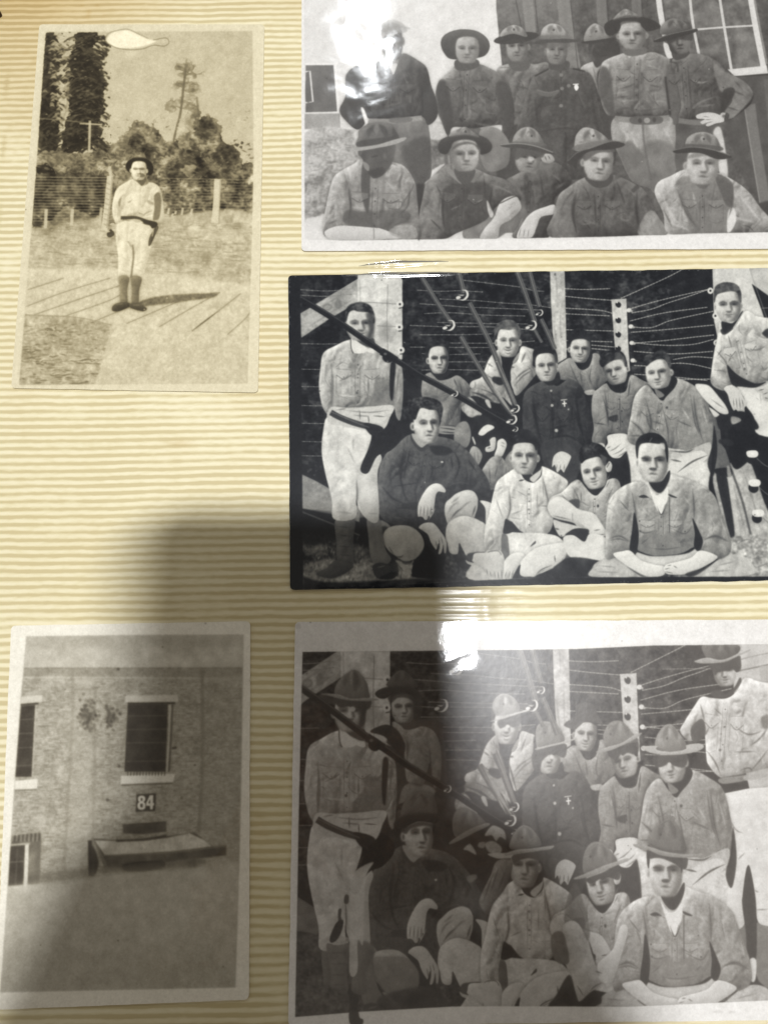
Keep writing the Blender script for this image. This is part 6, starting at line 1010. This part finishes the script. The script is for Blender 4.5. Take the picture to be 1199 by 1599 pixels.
def make_print(pic, corners, dark, mid, light, label, seed, rad=.0012, rough=.00005, gloss=.35, grain=None, curl=0, spec=.10, bloom=.055, edge=(214, 206, 188)):
    tone, (x0, y0, x1, y1) = pic
    ol = outline(corners, rad, rough, seed); lo = ol.min(0)-.0004; hi = ol.max(0)+.0004
    # the drawing, carried into the print's own plane
    res = K/.000165; W = int((hi[0]-lo[0])*res); H = int((hi[1]-lo[1])*res)
    gx, gy = np.meshgrid(lo[0]+(np.arange(W)+.5)/W*(hi[0]-lo[0]), lo[1]+(np.arange(H)+.5)/H*(hi[1]-lo[1]))
    px, py = to_px(gx, gy, PZ); sx = np.clip((px-x0)*K-.5, 0, tone.shape[1]-1.01); sy = np.clip((py-y0)*K-.5, 0, tone.shape[0]-1.01)
    ix = sx.astype(int); iy = sy.astype(int); fx = sx-ix; fy = sy-iy
    t = (tone[iy, ix]*(1-fx)+tone[iy, ix+1]*fx)*(1-fy)+(tone[iy+1, ix]*(1-fx)+tone[iy+1, ix+1]*fx)*fy
    rgb = np.stack([np.interp(t, [0, 128, 255], [dark[i], mid[i], light[i]]) for i in range(3)], -1)/255
    img = bpy.data.images.new('print_'+str(seed), W, H); buf = np.ones((H, W, 4), np.float32); buf[..., :3] = rgb; img.pixels.foreach_set(buf.ravel()); img.update(); img.pack()
    m, nt, b = nodes('silver_print_'+str(seed)); tx = N(nt, 'ShaderNodeTexImage'); tx.image = img; tx.interpolation = 'Cubic'; tx.extension = 'EXTEND'
    nt.links.new(tx.outputs[0], b.inputs['Base Color']); b.inputs['Roughness'].default_value = gloss; b.inputs['Specular IOR Level'].default_value = spec
    nz = N(nt, 'ShaderNodeTexNoise'); nz.inputs['Scale'].default_value = 700; nz.inputs['Detail'].default_value = 6; tc = N(nt, 'ShaderNodeTexCoord'); nt.links.new(tc.outputs['Object'], nz.inputs['Vector'])
    bp = N(nt, 'ShaderNodeBump'); bp.inputs['Strength'].default_value = .35; bp.inputs['Distance'].default_value = .00004; nt.links.new(nz.outputs[0], bp.inputs['Height']); nt.links.new(bp.outputs[0], b.inputs['Normal'])
    coat(nt, b, tc); b.inputs['Coat Roughness'].default_value = bloom
    pm, pn, pb = nodes('paper_edge_'+str(seed)); pb.inputs['Base Color'].default_value = srgb(*edge); pb.inputs['Roughness'].default_value = .8
    bm = bmesh.new(); top = [bm.verts.new((x, y, PZ)) for x, y in ol]; bot = [bm.verts.new((x, y, .00002)) for x, y in ol]; n = len(ol)
    f = bm.faces.new(top); f.normal_update()
    if f.normal.z < 0: f.normal_flip()
    fl = [f]
    for i in range(n): fl.append(bm.faces.new((top[i], bot[i], bot[(i+1) % n], top[(i+1) % n])))
    fl.append(bm.faces.new(bot)); bmesh.ops.recalc_face_normals(bm, faces=bm.faces)
    uv = bm.loops.layers.uv.new('UVMap')
    for fc in bm.faces:
        for lp in fc.loops: lp[uv].uv = ((lp.vert.co.x-lo[0])/(hi[0]-lo[0]), (lp.vert.co.y-lo[1])/(hi[1]-lo[1]))
        fc.material_index = 0 if abs(fc.normal.z) > .9 and fc.calc_center_median().z > PZ/2 else 1
    cx, cy = ol.mean(0)
    for v in bm.verts: v.co.x -= cx; v.co.y -= cy
    me = bpy.data.meshes.new('photograph'); bm.to_mesh(me); bm.free()
    o = link('photograph', me, m); me.materials.append(pm); o.location = (cx, cy, 0)
    tag(o, label, 'photograph', 'old photographs mounted on the album page'); PRINTS.append(ol)
    return o
SEPIA = ((26, 21, 13), (140, 129, 99), (253, 245, 216)); GREY = ((40, 38, 37), (128, 126, 122), (246, 244, 240)); COLD = ((18, 21, 27), (124, 124, 120), (246, 245, 236)); FADED = ((36, 30, 24), (138, 132, 116), (250, 246, 232)); BROWN = ((46, 41, 38), (128, 124, 118), (246, 244, 240))
make_print(make1(), ((62, 38), (413, 38), (403, 613), (18, 606)), *SEPIA, 'sepia print of one man in a wide hat standing on a boardwalk', 1, gloss=.45)
make_print(make2(), ((471, -70), (1290, -76), (1296, 388), (471, 392)), *GREY, 'grey print of eleven men in hats in two rows before a boarded wall', 2, gloss=.36, spec=.22, bloom=.10)
make_print(make3(), ((18, 977), (391, 970), (389, 1561), (-6, 1577)), *FADED, 'faded print of a brick building with number 84 above a bench', 3, gloss=.4)
make_print(make4(), ((450, 430), (1300, 417), (1300, 904), (453, 921)), *COLD, 'black edged print of bareheaded men sitting below wires and tilted poles', 4, rough=.00009, gloss=.3, edge=(60, 60, 62))
make_print(make5(), ((461, 971), (1300, 967), (1310, 1592), (450, 1602)), *BROWN, 'white bordered print of men in hats sitting and standing below barbed wire', 5, rough=.00007, gloss=.30, spec=.42)
# ---------------------------------------------------------------- where the clear film stands proud of the page
def film_material():
    m = bpy.data.materials.new('clear_film'); m.use_nodes = True; nt = m.node_tree; nt.nodes.clear()
    out = N(nt, 'ShaderNodeOutputMaterial'); mx = N(nt, 'ShaderNodeMixShader'); tr = N(nt, 'ShaderNodeBsdfTransparent'); gl = N(nt, 'ShaderNodeBsdfGlossy'); fr = N(nt, 'ShaderNodeFresnel')
    fr.inputs[0].default_value = 1.45; gl.inputs['Roughness'].default_value = .10; tr.inputs[0].default_value = (.985, .985, .975, 1)
    nt.links.new(fr.outputs[0], mx.inputs[0]); nt.links.new(tr.outputs[0], mx.inputs[1]); nt.links.new(gl.outputs[0], mx.inputs[2]); nt.links.new(mx.outputs[0], out.inputs[0]); return m
FILM = film_material()
def crease(px, width, height, label, z=.00048, seed=0):
    """a soft raised fold of the film along a path given on the page"""
    q = np.array([to_page(*p, z) for p in px]); q = _cr(q, False, 12); r = np.random.RandomState(seed); n = len(q); c0 = q.mean(0)
    d = np.gradient(q, axis=0); nn = np.stack([-d[:, 1], d[:, 0]], 1); nn /= np.linalg.norm(nn, axis=1)[:, None]
    v, f = [], []; M = 13
    wob = np.convolve(r.randn(n+8), np.ones(5)/5, 'same')[4:n+4]
    for i in range(n):
        u = i/(n-1); k = math.sin(math.pi*min(max(u, .02), .98))**.6*(1+.25*wob[i])
        for j in range(M):
            t = j/(M-1)*2-1; x, y = q[i]-c0+nn[i]*t*width*k/2; v.append((x, y, z+height*k*math.cos(t*math.pi/2)**2))
    for i in range(n-1):
        for j in range(M-1): f.append((i*M+j, i*M+j+1, (i+1)*M+j+1, (i+1)*M+j))
    me = bpy.data.meshes.new('film_crease'); me.from_pydata(v, [], f); me.update()
    for a in me.polygons: a.use_smooth = True
    o = link('film_crease', me, FILM); o.location = (c0[0], c0[1], 0); tag(o, label, 'film crease', 'raised creases in the clear film'); return o
crease([(560, 416), (600, 414), (650, 411.5), (700, 409)], .0024, .00030, 'long raised film crease on the card just above the black edged print', z=.00005, seed=1)
crease([(540, 431), (600, 429.5), (660, 428.5), (730, 427)], .0022, .00026, 'raised film crease along the top edge of the black edged print', seed=2)
crease([(691, 934), (697, 942), (704, 949), (711, 953)], .0017, .00010, 'short slanting film crease on the card below the black edged print', z=.00005, seed=3)
crease([(681, 958), (688, 962), (699, 965)], .0015, .00010, 'small flat film crease touching the top border of the lowest group print', z=.00005, seed=4)
crease([(698, 1058), (701, 1062), (703, 1067)], .0014, .00008, 'tiny round film blister below the bright glint on the lowest group print', seed=5)
crease([(687, 1070), (686, 1078), (686, 1086)], .0009, .00008, 'thin upright film crease left of the blister on the lowest group print', seed=6)
def make_ring(px, py, label):
    m = bpy.data.materials.get('ring_metal')
    if not m:
        m, nt, b = nodes('ring_metal'); b.inputs['Base Color'].default_value = (.06, .04, .03, 1); b.inputs['Metallic'].default_value = .8; b.inputs['Roughness'].default_value = .38
    x, y = to_page(px, py); v, f = [], []; A, B = 26, 10
    for i in range(A):
        a = 2*math.pi*i/A
        for j in range(B):
            t = 2*math.pi*j/B; rr = .0034+.00075*math.cos(t); v.append((rr*math.cos(a)-.0024, .00075*math.sin(t)+.0006*math.sin(a), rr*math.sin(a)+.0004))
    for i in range(A):
        for j in range(B): f.append((i*B+j, ((i+1) % A)*B+j, ((i+1) % A)*B+(j+1) % B, i*B+(j+1) % B))
    me = bpy.data.meshes.new('binder_ring'); me.from_pydata(v, [], f); me.update()
    for a in me.polygons: a.use_smooth = True
    o = link('binder_ring', me, m); o.location = (x, y, 0); tag(o, label, 'binder ring', 'wire binder rings at the left edge of the page'); return o
make_ring(-5, 24, 'dark wire binder ring at the top left corner of the page'); make_ring(-9, 79, 'dark wire binder ring just below the corner one, barely in view')
# ---------------------------------------------------------------- the phone that takes the picture, and the hands that hold it
UP = np.array([0, ct, st]); AWAY = np.array([0, -st, ct])       # in the phone's own plane / from the page to the screen side
def LP(x, u, c): return CAM+(np.array([x, 0, 0])+UP*u+AWAY*c)*.001
def add_mesh(name, verts, faces, mat, parent, smooth=True):
    me = bpy.data.meshes.new(name); me.from_pydata([tuple(v) for v in verts], [], faces); me.update()
    for q in me.polygons: q.use_smooth = smooth
    return link(name, me, mat, parent)
def slab(x0, x1, u0, u1, c0, c1, rad, mat, name, parent, bev=.8):
    ring = []
    for cx, cu, a0 in ((x1-rad, u1-rad, 0), (x0+rad, u1-rad, 90), (x0+rad, u0+rad, 180), (x1-rad, u0+rad, 270)):
        for k in range(9): a = R(a0+k*11.25); ring.append((cx, cu, math.cos(a), math.sin(a)))
    v = []; n = len(ring)
    for c, inset in ((c0, bev), (c0+bev, 0), (c1-bev, 0), (c1, bev)):
        for cx, cu, a, b in ring: v.append(LP(cx+a*(rad-inset), cu+b*(rad-inset), c))
    f = [tuple(range(n))[::-1], tuple(range(3*n, 4*n))]
    for l in range(3):
        for i in range(n): j = (i+1) % n; f.append((l*n+i, l*n+j, (l+1)*n+j, (l+1)*n+i))
    return add_mesh(name, v, f, mat, parent, False)
def make_phone():
    root = bpy.data.objects.new('smartphone', None); C.objects.link(root); tag(root, 'black smartphone held over the page by its lower corners', 'phone')
    m, nt, b = nodes('phone_glass'); b.inputs['Base Color'].default_value = (.02, .02, .022, 1); b.inputs['Roughness'].default_value = .25
    m2, nt, b = nodes('phone_metal'); b.inputs['Base Color'].default_value = (.25, .25, .26, 1); b.inputs['Metallic'].default_value = 1; b.inputs['Roughness'].default_value = .35
    m3, nt, b = nodes('phone_screen'); b.inputs['Base Color'].default_value = (.01, .01, .01, 1); b.inputs['Roughness'].default_value = .08
    slab(-42, 32.2, -104, 46, 3.0, 10.6, 10, m2, 'frame', root); slab(-40.5, 30.7, -102.5, 44.5, 2.6, 3.2, 9, m, 'back_glass', root, .2); slab(-40.5, 30.7, -102.5, 44.5, 10.5, 10.9, 9, m3, 'screen', root, .15)
    slab(-18, 14, -14, 22, 1.6, 2.7, 7, m, 'camera_bump', root, .3)
    for x, u in ((0, 0), (-10, 13)):
        v = []; f = []; n = 28
        for r_, c in ((6.4, 1.7), (6.4, .7), (5.2, .7), (5.2, 1.5)):
            for k in range(n): a = 2*math.pi*k/n; v.append(LP(x+r_*math.cos(a), u+r_*math.sin(a), c))
        for l in range(3):
            for k in range(n): j = (k+1) % n; f.append((l*n+k, l*n+j, (l+1)*n+j, (l+1)*n+k))
        add_mesh('lens_ring', v, f, m2, root)
make_phone()
def make_hands():
    root = bpy.data.objects.new('person', None); C.objects.link(root); tag(root, 'person holding the smartphone above the page with both hands, in grey sleeves', 'person')
    sk, nt, b = nodes('skin'); b.inputs['Base Color'].default_value = (.55, .33, .24, 1); b.inputs['Roughness'].default_value = .5; b.inputs['Subsurface Weight'].default_value = .1
    cl, nt, b = nodes('sleeve_cloth'); b.inputs['Base Color'].default_value = (.12, .12, .13, 1); b.inputs['Roughness'].default_value = .9
    P = [(-78, -142, 6, 21, None), (-71, -118, 6, 19, 0), (-63, -92, 5, 16, 1), (-58, -74, 4, 14, 2)]
    fingers = [[(-59, -66, 2, 9), (-55, -52, -6, 8), (-40, -46, -8.5, 7.4), (-25, -48, -8, 6.6), (-12, -52, -7.5, 6)],
               [(-57, -76, 1, 9), (-52, -68, -8, 8.4), (-34, -64, -9.5, 7.8), (-16, -66, -8.5, 7), (-3, -71, -7.5, 6.2)],
               [(-57, -86, 1, 9), (-52, -82, -8, 8), (-35, -80, -9.5, 7.4), (-19, -82, -8.5, 6.8), (-7, -86, -7.5, 6)],
               [(-59, -95, 1, 8), (-53, -95, -8, 7.2), (-39, -95, -9, 6.6), (-26, -97, -8, 6), (-17, -100, -7, 5.4)]]
    thumb = [(-66, -88, 12, 11), (-60, -74, 17, 9.6), (-48, -60, 18.5, 8.8), (-36, -50, 17.5, 7.6)]
    for mx in (0, 1):
        M = (lambda x: x+7) if not mx else (lambda x: -11-x)
        vs, es, rs = [], [], []
        for x, u, c, r_, par in P: vs.append(LP(M(x), u+20, c)); rs.append(r_); es += [] if par is None else [(par, len(vs)-1)]
        for ch, base in [(q, 3 if i < 2 else 2) for i, q in enumerate(fingers)]+[(thumb, 1)]:
            prev = base
            for x, u, c, r_ in ch: vs.append(LP(M(x), u+20, c)); rs.append(r_); es.append((prev, len(vs)-1)); prev = len(vs)-1
        me = bpy.data.meshes.new('hand'); me.from_pydata([tuple(v) for v in vs], es, []); me.update()
        o = link('hand', me, None, root); md = o.modifiers.new('skin', 'SKIN'); me.materials.append(sk)
        for d, r_ in zip(me.skin_vertices[0].data, rs): d.radius = (r_*.001, r_*.001*(.72 if r_ > 12 else 1))
        me.skin_vertices[0].data[0].use_root = True
        sb = o.modifiers.new('smooth', 'SUBSURF'); sb.levels = 2; sb.render_levels = 2; md.use_smooth_shade = True
        v, f = [], []; n = 24                                      # sleeve: a cuff and a soft, creased tube
        path = [((-76, -134, 6), 25), ((-77, -136, 6), 29), ((-81, -152, 8), 30), ((-90, -190, 22), 33), ((-104, -240, 50), 37), ((-124, -310, 96), 43), ((-150, -400, 160), 50)]
        for i, ((x, u, c), r_) in enumerate(path):
            for k in range(n):
                a = 2*math.pi*k/n; rr = r_*(1+.05*math.sin(3*a+i*1.7)); v.append(LP(M(x+rr*math.cos(a)), u+20+rr*.25*math.sin(a), c+rr*.95*math.sin(a)))
        for i in range(len(path)-1):
            for k in range(n): j = (k+1) % n; f.append((i*n+k, i*n+j, (i+1)*n+j, (i+1)*n+k))
        add_mesh('sleeve', v, f, cl, root)
make_hands()
